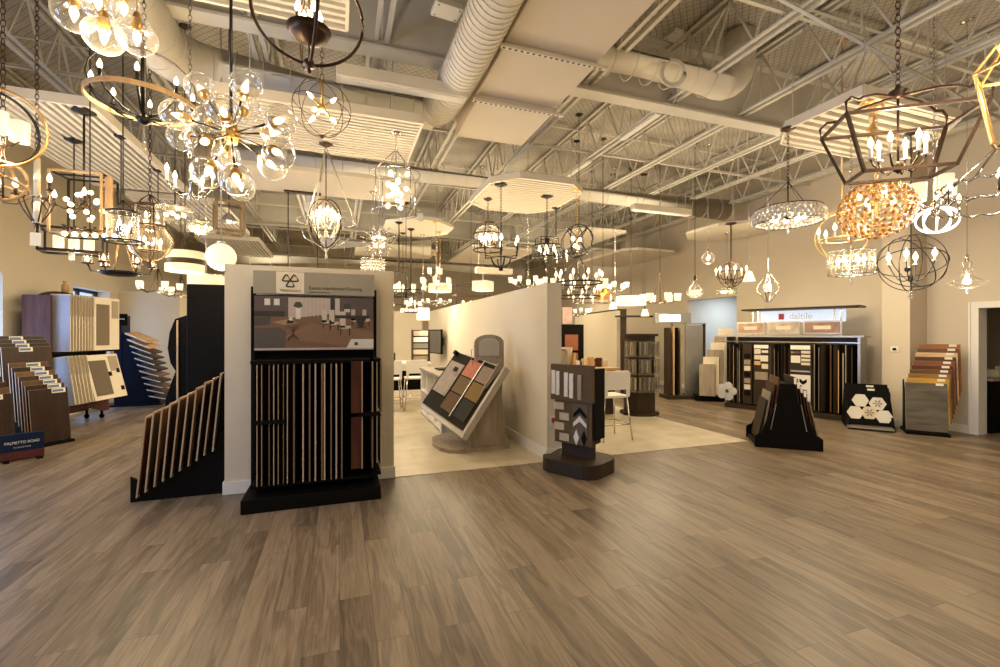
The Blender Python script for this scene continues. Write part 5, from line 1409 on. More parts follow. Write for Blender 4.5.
# --- L11 glass cylinder pendant with ring
c = C(123, 225, 4.4)
t = lamp('glass_cylinder_pendant', 'clear glass cylinder pendant with black rings left of the bell lantern', c)
MB().lathe([(.125, -.16), (.125, .12)], n=28).build('glass_cylinder', M['glass'], t)
for z, R in ((-.16, .17), (.12, .13)): MB().ring((0, 0, z), R, .009, N=36).build('ring', M['blackmetal'], t)
for k in range(3):
    a = 2.1 * k + .4; candle(t, (.06 * math.cos(a), .06 * math.sin(a), -.08), .07, 1.2, 'blackmetal')
MB().bar((-.17, 0, -.16), (.17, 0, -.16), .01).bar((0, -.17, -.16), (0, .17, -.16), .01).build('crossbar', M['blackmetal'], t)
MB().tube([(-.13, 0, .12), (-.05, 0, .17), (0, 0, .24)], .006, 6).tube([(.13, 0, .12), (.05, 0, .17), (0, 0, .24)], .006, 6).build('yoke', M['blackmetal'], t)
stem(t, -.16, .24, 'blackmetal', .005); drop(t, .24, ZC, 'rod', 'blackmetal'); light(t, (0, 0, 0), 10)
# --- L12 iron bowl with glass cups
c = C(121, 272, 5.3)
t = lamp('bowl_chandelier', 'dark bowl chandelier with six glass candle cups below the cylinder pendant', c)
MB().lathe([(.001, -.05), (.14, -.045), (.20, -.02), (.205, .0), (.15, .0), (.001, .005)], n=32).build('bowl', M['blackmetal'], t)
for k in range(6):
    a = PI / 3 * k + .35; e = Vector((math.cos(a), math.sin(a), 0))
    MB().tube([e * .19 + Vector((0, 0, -.01)), e * .26 + Vector((0, 0, -.01)), e * .29 + Vector((0, 0, .07))], .008, 6).build('arm', M['blackmetal'], t)
    MB().lathe([(.001, .07), (.055, .07), (.055, .08)], e * .29, 14).build('cup_plate', M['bronze'], t)
    MB().lathe([(.038, .08), (.042, .17)], e * .29, 14).build('glass_cup', M['amberglass'], t); bulb(t, e * .29 + Vector((0, 0, .09)), 1.35, 'flame')
for k in range(3):
    a = 2.09 * k + .4; MB().tube([(.12 * math.cos(a), .12 * math.sin(a), 0), (.03 * math.cos(a), .03 * math.sin(a), .42)], .012, 6).build('strut', M['tanwood'], t)
drop(t, .42, ZC, 'rod', 'blackmetal'); light(t, (0, 0, .2), 12)
# --- L13 glass bell lantern
c = C(150, 243, 5.1)
t = lamp('bell_lantern_pendant', 'bell shaped smoky glass lantern with strapped top and candle bulbs', c, s=1.15)
k_ = .01
MB().lathe([(.005, -.19), (.07, -.165), (.15, -.09), (.195, .0), (.19, .05), (.145, .12), (.125, .155)], n=32).build('glass_bell', M['amberglass'], t)
MB().lathe([(.12, .16), (.12, .34)], n=28).build('upper_glass', M['glass'], t)
for z, R in ((.16, .135), (.34, .135), (.36, .12)): MB().ring((0, 0, z), R, .010, N=36).build('ring', M['bronze'], t)
for k in range(6):
    a = PI / 3 * k; e = Vector((math.cos(a), math.sin(a), 0))
    MB().tube([e * .01 + Vector((0, 0, -.195)), e * .075 + Vector((0, 0, -.168)), e * .154 + Vector((0, 0, -.09)), e * .20 + Vector((0, 0, .0)), e * .194 + Vector((0, 0, .05)), e * .148 + Vector((0, 0, .12)), e * .13 + Vector((0, 0, .16)), e * .13 + Vector((0, 0, .34)), e * .07 + Vector((0, 0, .42)), e * .01 + Vector((0, 0, .47))], .005, 5).build('strap', M['bronze'], t)
for k in range(6):
    a = PI / 3 * k + .3; candle(t, (.085 * math.cos(a), .085 * math.sin(a), -.07), .06, 1.2)
for k in range(3):
    a = 2.09 * k + .3; candle(t, (.06 * math.cos(a), .06 * math.sin(a), .20), .04, 1.1)
stem(t, -.20, .47, 'bronze'); MB().lathe([(.001, -.24), (.018, -.22), (.01, -.195)], n=12).build('finial', M['bronze'], t)
MB().ring((0, 0, -.08), .085, .006, N=24).build('candle_ring', M['bronze'], t)
drop(t, .47, ZC, 'chain', 'bronze'); light(t, (0, 0, .03), 16)
# --- L14 drum shade with brown band
c = C(185, 262, 5.7)
t = lamp('drum_pendant', 'cream linen drum shade with a brown band beside the white ball lamp', c)
MB().lathe([(.21, -.125), (.21, .125), (.205, .125), (.205, -.125)], n=36).build('drum_shade', M['shadewarm'], t)
MB().lathe([(.212, -.035), (.212, .03)], n=36).build('brown_band', M['darkbrown'], t)
MB().lathe([(.001, -.118), (.20, -.118)], n=36).build('diffuser', M['shadewarm'], t)
drop(t, .12, ZC, 'rod', 'bronze'); light(t, (0, 0, -.25), 8)
# --- L15 white ball
c = C(221, 257, 5.0)
t = lamp('ball_pendant', 'glowing white glass ball pendant by the corner of the poster wall', c)
MB().sphere((0, 0, 0), .15, 28, 18).build('white_globe', M['shade'], t)
MB().cyl((0, 0, .145), (0, 0, .18), .04, n=14).build('cap', M['silver'], t)
drop(t, .18, ZB, 'rod', 'silver'); light(t, (0, 0, -.3), 8)
# --- generic cup chandelier
def cup_chandelier(label, c, R, n, drop_h, mt='bronze', up=True, ztop=ZC, s=1.0, group=None, glassmt='shade', kind='rod', pw=8, struts=True, cup=(.035, .045, .09)):
    t = lamp('cup_chandelier', label, c, group)
    for k in range(n):
        a = 2 * PI * k / n + .3; e = Vector((math.cos(a), math.sin(a), 0))
        MB().tube([(0, 0, -.02), e * R * .6 + Vector((0, 0, -.05)), e * R + Vector((0, 0, .0))], .006, 6).build('arm', M[mt], t)
        shade_glass(t, e * R + Vector((0, 0, .0 if up else -cup[2])), cup[0] * s, cup[1] * s, cup[2] * s, glassmt)
    if struts:
        for k in range(3):
            a = 2.09 * k; MB().tube([(R * .45 * math.cos(a), R * .45 * math.sin(a), -.03), (0, 0, drop_h)], .005, 5).build('strut', M[mt], t)
    stem(t, -.06, drop_h, mt)
    drop(t, drop_h, ztop, kind, mt)
    if pw: light(t, (0, 0, -.12), pw)
    return t
cup_chandelier('iron chandelier with small white cups beyond the bell lantern', C(158, 289, 6.4), .25, 5, .30)
cup_chandelier('second white cup chandelier lower near the stub wall', C(181, 294, 7.4), .26, 6, .30, kind='chain')
# --- L17 candle chandelier with crystals behind sputnik
c = C(190, 190, 3.9)
t = lamp('candle_chandelier', 'nickel candle chandelier seen just below left of the starburst globes', c)
arms(t, 5, .17, -.02, .03, .05, 'chrome', .08, 1.35, .006)
stem(t, -.06, .28, 'chrome'); MB().lathe([(.001, -.10), (.02, -.08), (.01, -.06)], n=10).build('finial', M['crystal'], t)
drop(t, .28, ZC, 'chain', 'chrome'); light(t, (0, 0, .2), 8)
# --- L18 wood crate lantern
c = C(229, 218, 5.4)
t = lamp('crate_pendant', 'square brown wood lantern with a metal downlight right above the ball lamp', c, rz=.3)
fr = MB()
for sx in (-1, 1):
    for sy in (-1, 1): fr.bar((sx * .14, sy * .14, -.17), (sx * .14, sy * .14, .17), .03)
for z in (-.17, .17):
    for p, q in (((-.14, -.14), (.14, -.14)), ((.14, -.14), (.14, .14)), ((.14, .14), (-.14, .14)), ((-.14, .14), (-.14, -.14))): fr.bar(p + (z,), q + (z,), .03)
fr.build('wood_frame', wood('weathered_wood', (.16, .11, .07), (.30, .22, .14)), t)
MB().lathe([(.03, .05), (.10, -.03), (.10, -.05)], n=20).build('metal_reflector', M['silver'], t); bulb(t, (0, 0, -.03), 1.6)
stem(t, .05, .17, 'bronze'); drop(t, .17, ZB, 'rod', 'bronze')
# --- L19 glass bubble flush and low drum
c = C(199, 230, 6.2)
t = lamp('bubble_chandelier', 'tight cluster of small glowing glass bubbles above the drum shade', c)
random.seed(9)
for k in range(9):
    a = k * 2.4; p = Vector((.04 * math.sqrt(k) * math.cos(a) * 1.2, .04 * math.sqrt(k) * math.sin(a), .02 * (k % 3)))
    g = MB().sphere((0, 0, 0), .055, 14, 8).build('glass_bubble', M['glass'], t, p); bulb(g, (0, 0, 0), 1.2)
MB().lathe([(.001, .12), (.14, .12), (.14, .10), (.001, .10)], n=24).build('plate', M['chrome'], t)
drop(t, .12, ZC, 'rod', 'chrome'); light(t, (0, 0, -.15), 8)
c = C(175, 215, 4.9)
t = lamp('glass_drum_pendant', 'shallow clear glass drum pendant among the left fixtures', c)
MB().lathe([(.17, -.07), (.17, .07)], n=30).build('glass_drum', M['glass'], t); MB().ring((0, 0, .07), .17, .008).build('ring', M['chrome'], t)
for k in range(4): bulb(t, (.08 * math.cos(k * 1.57), .08 * math.sin(k * 1.57), 0), 1.3)
MB().lathe([(.001, .06), (.17, .07)], n=30).build('top_plate', M['chrome'], t); drop(t, .07, ZC, 'rod', 'blackmetal')
# --- L20 rectangular glass shade low behind the tall black panel
c = C(206, 281, 7.2)
t = lamp('drum_pendant', 'wide pale glowing drum just over the tall black display back', c)
MB().lathe([(.25, -.09), (.25, .09)], n=36).build('drum_shade', M['shadewarm'], t); MB().ring((0, 0, .09), .25, .008).build('ring', M['chrome'], t); MB().ring((0, 0, -.09), .25, .008).build('ring', M['chrome'], t)
MB().lathe([(.001, -.08), (.24, -.08)], n=36).build('diffuser', M['shade'], t)
drop(t, .05, ZB, 'rod', 'chrome'); light(t, (0, 0, -.3), 8)
# --- L21 orb with rope swags
c = C(326, 224, 5.5)
t = lamp('rope_orb_chandelier', 'orb chandelier with slanting ropes and many candle bulbs above the poster wall', c, s=1.2)
fw = ray(326, 224); fw.z = 0; fw.normalize(); sd = Vector((fw.y, -fw.x, 0))
orb(t, .24, 'bronze', .007, ((sd + fw * .7).normalized(), (sd - fw * .8).normalized())); MB().ring((0, 0, .02), .27, .006, (0, 0, 1), N=44).build('crystal_ring', M['crystal'], t)
for k in range(6):
    a = PI / 3 * k + .2; e = Vector((math.cos(a), math.sin(a), 0))
    if k % 2 == 0: MB().tube([e * .30 + Vector((0, 0, .02)), e * .02 + Vector((0, 0, .72))], .009, 6).build('rope', M['sleeve'], t)
    MB().tube([(e * (.30 if k % 2 == 0 else .26)) + Vector((0, 0, .02)), e * .2 + Vector((0, 0, -.16)), e * .02 + Vector((0, 0, -.25))], .005, 5).build('bead_strand', M['crystal'], t)
arms(t, 8, .12, -.10, -.03, .05, 'sleeve', .08, 1.3, .005)
arms(t, 4, .06, -.02, .04, .03, 'sleeve', .07, 1.2, .005, .3)
MB().lathe([(.001, -.36), (.015, -.33), (.006, -.29), (.02, -.26), (.004, -.24)], n=12).build('finial', M['sleeve'], t)
stem(t, -.25, .72, 'bronze', .005); drop(t, .72, ZC, 'chain', 'bronze'); light(t, (0, 0, .10), 18)
# --- L22 twin rod island pendant, mostly behind the poster wall
c = atD(303, 300, 7.4); 
t = lamp('bar_chandelier', 'black bar canopy with two rods dropping behind the poster wall', c)
zc = ZC - c.z if any(q[0] < c.x < q[1] and q[2] < c.y < q[3] for q in CLOUDS) else ZD - c.z
MB().box((0, 0, zc - .015), (.55, .10, .03)).build('canopy', M['bronze'], t)
for s in (-1, 1): MB().cyl((s * .22, 0, 0), (s * .22, 0, zc), .008, n=8).build('rod', M['blackmetal'], t)
MB().box((0, 0, -.02), (.7, .16, .05)).build('bar', M['bronze'], t)
for k in range(5): bulb(t, (-.28 + .14 * k, 0, -.07), 1.3)
light(t, (0, 0, -.2), 8)
# --- L23 crystal starburst
c = C(379, 242, 6.2)
t = lamp('crystal_starburst_chandelier', 'round burst of silver crystal spikes right above the poster wall corner', c)
random.seed(2)
for k in range(46):
    zz = 1 - 2 * (k + .5) / 46; a = k * 2.4; rr = math.sqrt(1 - zz * zz); d = Vector((rr * math.cos(a), rr * math.sin(a), zz))
    MB().cyl(d * .03, d * (.20 + .03 * (k % 2)), .005, n=5, mat=M['chrome']).cyl(d * (.17 + .03 * (k % 2)), d * (.22 + .03 * (k % 2)), .011, n=6, mat=M['crystal']).build('spike', None, t)
for k in range(8):
    a = PI / 4 * k; bulb(t, Vector((.07 * math.cos(a), .07 * math.sin(a), .05 * (-1) ** k)), 1.2)
MB().sphere((0, 0, 0), .04, 12, 8).build('hub', M['chrome'], t)
drop(t, .04, ZC + .0, 'rod', 'chrome'); light(t, (0, 0, 0), 12, (1, .86, .66))
c = C(373, 265, 7.4)
t = lamp('crystal_drum_chandelier', 'glowing beaded crystal drum just over the poster wall top', c)
for j in range(4):
    for k in range(26):
        pass
for j, z in enumerate((-.09, -.04, .01, .06)):
    mm = MB()
    for k in range(26):
        a = 2 * PI * k / 26 + j * .12; mm.sphere((.18 * math.cos(a), .18 * math.sin(a), z), .019, 6, 4)
    mm.build('bead_row', M['crystalball'], t)
for k in range(6): bulb(t, (.08 * math.cos(k), .08 * math.sin(k), 0), 1.7)
MB().ring((0, 0, .09), .18, .008).ring((0, 0, -.11), .18, .006).build('ring', M['chrome'], t)
MB().lathe([(.09, -.07), (.12, 0), (.09, .07)], n=20).build('inner_diffuser', M['shade'], t)
drop(t, .09, ZB, 'rod', 'chrome'); light(t, (0, 0, -.2), 8)
# --- L25 glass bubble lantern
c = C(396, 190, 5.2)
t = lamp('bubble_lantern_chandelier', 'tall open nickel lantern full of small round bulbs under the far duct', c)
fr = MB()
for k in range(4):
    a = PI / 2 * k + .5; e = Vector((math.cos(a), math.sin(a), 0))
    fr.cyl(e * .27 + Vector((0, 0, -.26)), e * .27 + Vector((0, 0, .18)), .006, n=6); fr.cyl(e * .27 + Vector((0, 0, .18)), e * .02 + Vector((0, 0, .44)), .005, n=6)
fr.ring((0, 0, -.26), .27, .006); fr.ring((0, 0, .18), .27, .005)
fr.build('frame', M['chrome'], t)
random.seed(4)
for k in range(15):
    a = k * 2.4; p = Vector((.13 * math.cos(a) * (.4 + .6 * ((k * 3) % 5) / 4), .13 * math.sin(a) * (.4 + .6 * ((k * 3) % 5) / 4), -.20 + .03 * k))
    MB().cyl((0, 0, p.z - .02), p, .003, n=5).build('spoke', M['chrome'], t); bulb(t, p, 1.35)
    if k % 2: MB().sphere((0, 0, 0), .04, 12, 8).build('glass_bubble', M['glass'], t, p)
stem(t, -.26, .44, 'chrome', .005); drop(t, .44, ZC, 'chain', 'chrome'); light(t, (0, 0, 0), 14); tagcard(t, (.26, -.1, -.26), 1.3)
# --- L26 two black rods + arched lanterns
for (px, py, D, zt, lb_) in ((399, 284, 9.4, ZC, 'arched black lantern on a long rod right of the poster wall'), (411, 300, 10.0, ZC, 'small black framed pendant on the second long rod')):
    c = C(px, py, D)
    t = lamp('arched_lantern_pendant', lb_, c, s=1.22)
    fr = MB(); R = .17 if px == 399 else .12
    for k in range(4):
        a = PI / 2 * k + .3; e = Vector((math.cos(a), math.sin(a), 0))
        fr.tube([e * R + Vector((0, 0, -.22)), e * R + Vector((0, 0, .05)), e * R * .85 + Vector((0, 0, .13)), e * R * .45 + Vector((0, 0, .19)), Vector((0, 0, .21))], .008, 5)
    fr.ring((0, 0, -.22), R, .008, N=24); fr.build('frame', M['blackmetal'], t)
    for k in range(4): candle(t, (.07 * math.cos(k * 1.57), .07 * math.sin(k * 1.57), -.15 + .04 * (k % 2)), .06, 1.6)
    MB().ring((0, 0, -.15), .07, .006, N=20).build('candle_ring', M['blackmetal'], t)
    drop(t, .20, zt, 'rod', 'blackmetal', r=.010); light(t, (0, 0, .05), 8)
# --- L27 cluster of shaded chandeliers right of the poster wall
def shaded(label, c, R, n, z=0, mt='bronze', cup=(.06, .06, .12), ztop=ZC, tiers=1, down=False, kind='rod', glassmt='shade', ring=False, pw=9):
    cup = tuple(q * .76 for q in cup)
    t = lamp('shaded_chandelier', label, c)
    for j in range(tiers):
        nn = n if j == 0 else max(3, n // 2); RR = R if j == 0 else R * .45; zz = .22 * j
        for k in range(nn):
            a = 2 * PI * k / nn + .25 + .4 * j; e = Vector((math.cos(a), math.sin(a), 0))
            MB().tube([(0, 0, zz - .05), e * RR * .6 + Vector((0, 0, zz - .07)), e * RR + Vector((0, 0, zz))], .006, 5).build('arm', M[mt], t)
            shade_glass(t, e * RR + Vector((0, 0, zz - (cup[2] if down else 0))), cup[0], cup[1], cup[2], glassmt)
    if ring: MB().ring((0, 0, 0), R, .010, N=40).build('ring', M[mt], t)
    stem(t, -.1, .5, mt, .007); MB().lathe([(.001, -.13), (.03, -.10), (.012, -.05)], n=12).build('finial', M[mt], t)
    drop(t, .5, ztop, kind, mt); light(t, (0, 0, .18 if not down else -.3), pw)
    return t
shaded('two-tier gold chandelier with tall white glass shades over the office nook', C(436, 284, 9.35), .30, 6, mt='gold', cup=(.05, .06, .15), tiers=2, kind='chain')
shaded('black ring chandelier with white cylinders right beside the poster wall edge', C(406, 291, 8.0), .34, 8, mt='blackmetal', cup=(.045, .05, .12), ring=True)
shaded('lower chandelier with small down-facing cups beside the poster wall', C(403, 302, 10.4), .42, 7, mt='bronze', cup=(.06, .045, .10), down=True)
c = C(440, 288, 10.3)
t = lamp('drum_pendant', 'warm yellow drum shade glowing in the fixtures over the office nook', c)
MB().lathe([(.26, -.09), (.26, .09), (.25, .09), (.25, -.09)], n=30).build('drum_shade', M['shadewarm'], t); MB().lathe([(.001, -.08), (.25, -.08)], n=30).build('diffuser', M['shade'], t)
drop(t, .05, ZC, 'rod', 'gold'); light(t, (0, 0, -.25), 8)
shaded('small crowded chandelier with glass cups in front of the crossing wall', C(437, 302, 11.4), .36, 7, mt='chrome', cup=(.04, .05, .08), ring=True)
c = C(423, 314, 10.6)
t = lamp('square_shade_pendant', 'low bright square shade hanging over the white work table', c)
MB().box((0, 0, 0), (.25, .25, .28)).build('square_shade', M['shade'], t); MB().box((-.32, 0, .08), (.38, .16, .08)).build('side_shade', M['shade'], t)
drop(t, .14, ZC, 'rod', 'chrome'); light(t, (0, -.3, -.3), 10)
c = C(483, 286, 10.5)
t = lamp('drum_pendant', 'yellow linen drum with white bottom glowing above the long partition', c)
MB().lathe([(.26, -.11), (.26, .11), (.25, .11), (.25, -.11)], n=4, smooth=False).build('linen_shade', M['shadewarm'], t); MB().lathe([(.001, -.115), (.26, -.115)], n=4, smooth=False).build('diffuser', M['bulbwhite'], t)
drop(t, .1, ZB, 'rod', 'chrome')
c = C(471, 298, 11.2)
t = lamp('cage_pendant', 'dark empty-looking rectangular cage over the long partition', c)
fr = MB()
for sx in (-1, 1):
    for sy in (-1, 1): fr.bar((sx * .42, sy * .2, -.25), (sx * .42, sy * .2, .3), .014)
for z in (-.25, .05, .3):
    for p, q in (((-.42, -.2), (.42, -.2)), ((.42, -.2), (.42, .2)), ((.42, .2), (-.42, .2)), ((-.42, .2), (-.42, -.2))): fr.bar(p + (z,), q + (z,), .014)
fr.build('frame', M['bronze'], t); 
for k in range(3): bulb(t, (-.2 + .2 * k, 0, -.1), 1.6)
drop(t, .3, ZB, 'rod', 'bronze')
# --- L30 domed lantern
c = C(488, 239, 7.75)
t = lamp('dome_lantern_chandelier', 'domed bronze cage lantern at the left of the eight-sided panel', c, s=1.19)
for k in range(6):
    a = PI / 3 * k; e = Vector((math.cos(a), math.sin(a), 0))
    MB().tube([e * .20 + Vector((0, 0, -.16)), e * .21 + Vector((0, 0, .05)), e * .17 + Vector((0, 0, .17)), e * .09 + Vector((0, 0, .23)), Vector((0, 0, .25))], .007, 5).build('rib', M['bronze'], t)
MB().ring((0, 0, -.16), .21, .012).ring((0, 0, .06), .21, .008).build('ring', M['bronze'], t)
MB().lathe([(.02, .20), (.13, .16), (.18, .09), (.19, .02)], n=28).build('glass_dome', M['glass'], t)
for k in range(6): candle(t, (.12 * math.cos(k * 1.05), .12 * math.sin(k * 1.05), -.10), .08, 1.7, 'bronze')
MB().ring((0, 0, -.10), .12, .006, N=24).build('candle_ring', M['bronze'], t)
stem(t, -.12, .25, 'bronze'); drop(t, .25, ZC, 'chain', 'bronze'); light(t, (0, 0, .0), 14)
# --- L31 anchor armed chandelier
c = C(501, 262, 7.0)
t = lamp('anchor_chandelier', 'black iron chandelier with a half-round anchor base and tall candles', c, s=1.11)
MB().tube([(-.13 + .0 * k, 0, .0) if False else (.14 * math.cos(PI + PI * k / 12), 0, .06 + .14 * math.sin(PI + PI * k / 12)) for k in range(13)], .012, 6).build('half_hoop', M['blackmetal'], t)
MB().tube([(0, .14 * math.cos(PI + PI * k / 12), .06 + .14 * math.sin(PI + PI * k / 12)) for k in range(13)], .012, 6).build('half_hoop', M['blackmetal'], t)
for k in range(6):
    a = PI / 3 * k + .2; e = Vector((math.cos(a), math.sin(a), 0))
    MB().tube([(0, 0, .08), e * .15 + Vector((0, 0, .07)), e * .25 + Vector((0, 0, .07)), e * .255 + Vector((0, 0, .15))], .009, 5).build('arm', M['blackmetal'], t)
    candle(t, e * .255 + Vector((0, 0, .15)), .10, 1.8, 'blackmetal')
MB().cyl((0, 0, -.12), (0, 0, -.07), .03, n=12).build('hub', M['blackmetal'], t)
stem(t, -.10, .55, 'blackmetal', .008); drop(t, .55, ZC, 'chain', 'blackmetal', canopy=.09); light(t, (0, 0, .35), 14)
# --- L32 mesh drum with candles
c = C(547, 252, 7.6)
t = lamp('mesh_drum_chandelier', 'black mesh drum chandelier with candle bulbs and a square top frame', c, s=1.15)
mm = MB(); 
for k in range(40):
    a = 2 * PI * k / 40; mm.bar((.21 * math.cos(a), .21 * math.sin(a), -.08), (.21 * math.cos(a), .21 * math.sin(a), .08), .003)
for z in (-.05, -.02, .01, .04): mm.ring((0, 0, z), .21, .002, N=32, n=4)
mm.build('mesh_drum', M['blackmetal'], t)
for z in (-.085, .085): MB().ring((0, 0, z), .21, .010, N=36).build('ring', M['blackmetal'], t)
for k in range(6): candle(t, (.12 * math.cos(k * 1.05), .12 * math.sin(k * 1.05), -.07), .07, 1.7, 'blackmetal')
fr = MB()
for p, q in (((-.14, -.1), (.14, -.1)), ((.14, -.1), (.14, .1)), ((.14, .1), (-.14, .1)), ((-.14, .1), (-.14, -.1))):
    fr.bar(p + (.20,), q + (.20,), .01); fr.bar(p + (.09,), p + (.20,), .01)
fr.build('top_frame', M['blackmetal'], t); MB().bar((-.2, 0, -.07), (.2, 0, -.07), .01).bar((0, -.2, -.07), (0, .2, -.07), .01).build('crossbar', M['blackmetal'], t)
MB().cyl((0, 0, .05), (0, 0, .20), .035, n=12).build('hub', M['blackmetal'], t)
stem(t, -.07, .34, 'blackmetal'); drop(t, .34, ZC, 'chain', 'blackmetal', canopy=.09); light(t, (0, 0, .0), 14)
c = C(556, 263, 8.3)
t = lamp('candle_chandelier', 'small crystal hung candle chandelier just behind the mesh drum', c, s=1.12)
arms(t, 6, .2, -.05, .03, .05, 'blackmetal', .08, 1.5, .006)
for k in range(6): MB().lathe([(.001, -.14), (.014, -.12), (.004, -.09)], (.18 * math.cos(k * 1.05), .18 * math.sin(k * 1.05), 0), 8).build('crystal_drop', M['crystal'], t)
stem(t, -.1, .3, 'blackmetal'); drop(t, .3, ZC, 'chain', 'blackmetal'); light(t, (0, 0, .2), 8)
# --- L33 orb of crossed rings
c = C(577, 241, 7.25)
t = lamp('orb_chandelier', 'black orb of crossed bands at the right of the eight-sided panel', c, s=1.11)
orb(t, .235, 'blackmetal', .008, ((1, .6, 0), (-.8, 1, 0), (.9, -.5, .8), (-.9, .4, .8), (.1, .9, .9)))
for k, (x, z) in enumerate(((-.07, .03), (.06, .03), (-.03, -.07), (.03, -.09))): bulb(t, (x, .03 * (k % 2), z), 1.6)
MB().cyl((0, 0, -.15), (0, 0, .1), .012, n=8).build('hub', M['gold'], t)
stem(t, .08, .24, 'gold'); drop(t, .24, ZC, 'chain', 'gold'); light(t, (0, 0, 0), 12)
# --- L34.. cluster over the partition and behind
shaded('white shaded chandelier peeking just above the partition top at centre', C(528, 283, 8.8), .34, 7, mt='chrome', cup=(.05, .06, .13))
cup_chandelier('dark triangle-framed chandelier with white cups over the partition', C(545, 284, 10.0), .24, 4, .45, mt='blackmetal', cup=(.04, .05, .10))
def tier(label, c, R, n, z2=.0, mt='blackmetal', ztop=ZC, s=1.8, pw=10, rect=False):
    t = lamp('tier_chandelier', label, c)
    if rect:
        f = MB()
        for p, q in (((-R, -.18), (R, -.18)), ((R, -.18), (R, .18)), ((R, .18), (-R, .18)), ((-R, .18), (-R, -.18))): f.bar(p + (0,), q + (0,), .014)
        for p in ((-R, -.18), (R, -.18), (R, .18), (-R, .18)): f.bar(p + (0,), (p[0] * .2, 0, .45), .01)
        f.build('frame', M[mt], t)
        for k in range(n): 
            x = -R + 2 * R * (k // 2) / max(1, (n // 2 - 1)); candle(t, (x, -.18 if k % 2 else .18, 0), .10, s)
    else:
        MB().band((0, 0, 0), R, .03, .01).build('hoop', M[mt], t)
        for k in range(n):
            a = 2 * PI * k / n + .2; candle(t, (R * math.cos(a), R * math.sin(a), .015), .10, s)
        for k in range(3):
            a = 2.09 * k + .5; MB().tube([(R * math.cos(a), R * math.sin(a), 0), (0, 0, .5)], .008, 5).build('strut', M[mt], t)
        if z2:
            MB().band((0, 0, z2), R * .6, .03, .01).build('hoop', M[mt], t)
            for k in range(n // 2):
                a = 4 * PI * k / n; candle(t, (R * .6 * math.cos(a), R * .6 * math.sin(a), z2 + .015), .10, s)
    drop(t, .45 if rect else .5, ztop, 'rod', mt); light(t, (0, 0, .28), pw)
    return t
tier('upper black candle hoop chandelier right of the partition end', C(579, 283, 8.0), .40, 10, mt='blackmetal')
tier('two-tier candle chandelier lower right of the partition end', C(577, 297, 9.1), .46, 10, .16, mt='blackmetal')
tier('rectangular candle frame hanging behind the hoop chandeliers', C(592, 303, 10.8), .40, 8, mt='bronze', rect=True)
shaded('lowest white shaded chandelier just above the copper tiles tower', C(578, 312, 11.0), .30, 6, mt='chrome', cup=(.05, .06, .11))
c = C(603, 292, 9.0)
t = lamp('amber_lantern_pendant', 'pendant with a square amber glass box below a white shade', c)
MB().box((0, 0, -.05), (.20, .20, .22)).build('amber_glass', glassm('amber_glass', (.9, .55, .18), .5, .2, .1), t)
shade_glass(t, (0, 0, .10), .10, .10, .16); bulb(t, (0, 0, -.05), 2.0)
drop(t, .26, ZC, 'rod', 'bronze'); light(t, (0, -.2, -.3), 6)
shaded('bright white shaded cluster under the long right panel', C(615, 288, 10.6), .28, 5, mt='chrome', cup=(.07, .08, .15))
c = C(631, 300, 10.6)
t = lamp('drum_pendant', 'wide flat white drum shade over the cream booth wall', c)
MB().lathe([(.34, -.12), (.34, .10), (.335, .10), (.335, -.12)], n=36).build('drum_shade', M['shade'], t)
MB().lathe([(.001, -.11), (.33, -.11)], n=36).build('diffuser', M['bulbwhite'], t); MB().ring((0, 0, .10), .34, .01).build('ring', M['bronze'], t)
drop(t, .08, ZC, 'chain', 'bronze'); light(t, (0, -.1, -.3), 10)
for k, (px, py, lb_) in enumerate(((613, 305, 'small white cup pendant left under the wide flat drum'), (643, 297, 'small bell pendant right of the wide flat drum'), (645, 312, 'tiny lowest pendant near the lit sign'))):
    c = C(px, py, 11.0)
    t = lamp('mini_pendant', lb_, c)
    shade_glass(t, (0, 0, -.10), .10, .05, .17); MB().cyl((0, 0, .06), (0, 0, .12), .025, n=10).build('cap', M['bronze'], t)
    drop(t, .12, ZC, 'cord', 'bronze')
# --- L38 glass cup chandelier with long struts
c = C(660, 301, 9.9)
t = cup_chandelier('iron chandelier with glowing glass cups and long joined stems near the corridor', c, .36, 6, .62, mt='bronze', cup=(.06, .075, .15), pw=12)
# --- L39 teardrop, L40 globe
c = C(695, 290, 9.2)
t = lamp('teardrop_pendant', 'clear glass teardrop pendant hanging left of the corridor opening', c)
MB().lathe([(.001, -.16), (.10, -.14), (.155, -.08), (.16, -.03), (.11, .05), (.05, .13), (.03, .22)], n=28).build('glass_teardrop', M['glass'], t)
MB().lathe([(.10, -.10), (.12, -.05), (.10, -.0)], n=24).build('inner_band', M['shade'], t); bulb(t, (0, 0, -.04), 2.2)
MB().cyl((0, 0, .20), (0, 0, .30), .03, n=10).build('cap', M['bronze'], t); drop(t, .30, ZC, 'rod', 'bronze'); light(t, (0, 0, -.3), 8)
c = C(708, 258, 9.3)
t = lamp('globe_pendant', 'small clear glass ball pendant high over the corridor opening', c)
MB().sphere((0, 0, 0), .13, 24, 14).build('glass_globe', M['glass'], t); bulb(t, (0, 0, -.01), 2.0); bulb(t, (.03, 0, .03), 1.4)
MB().cyl((0, 0, .12), (0, 0, .17), .03, n=10).build('cap', M['chrome'], t); drop(t, .17, ZC, 'cord', 'chrome'); light(t, (0, 0, -.2), 5)
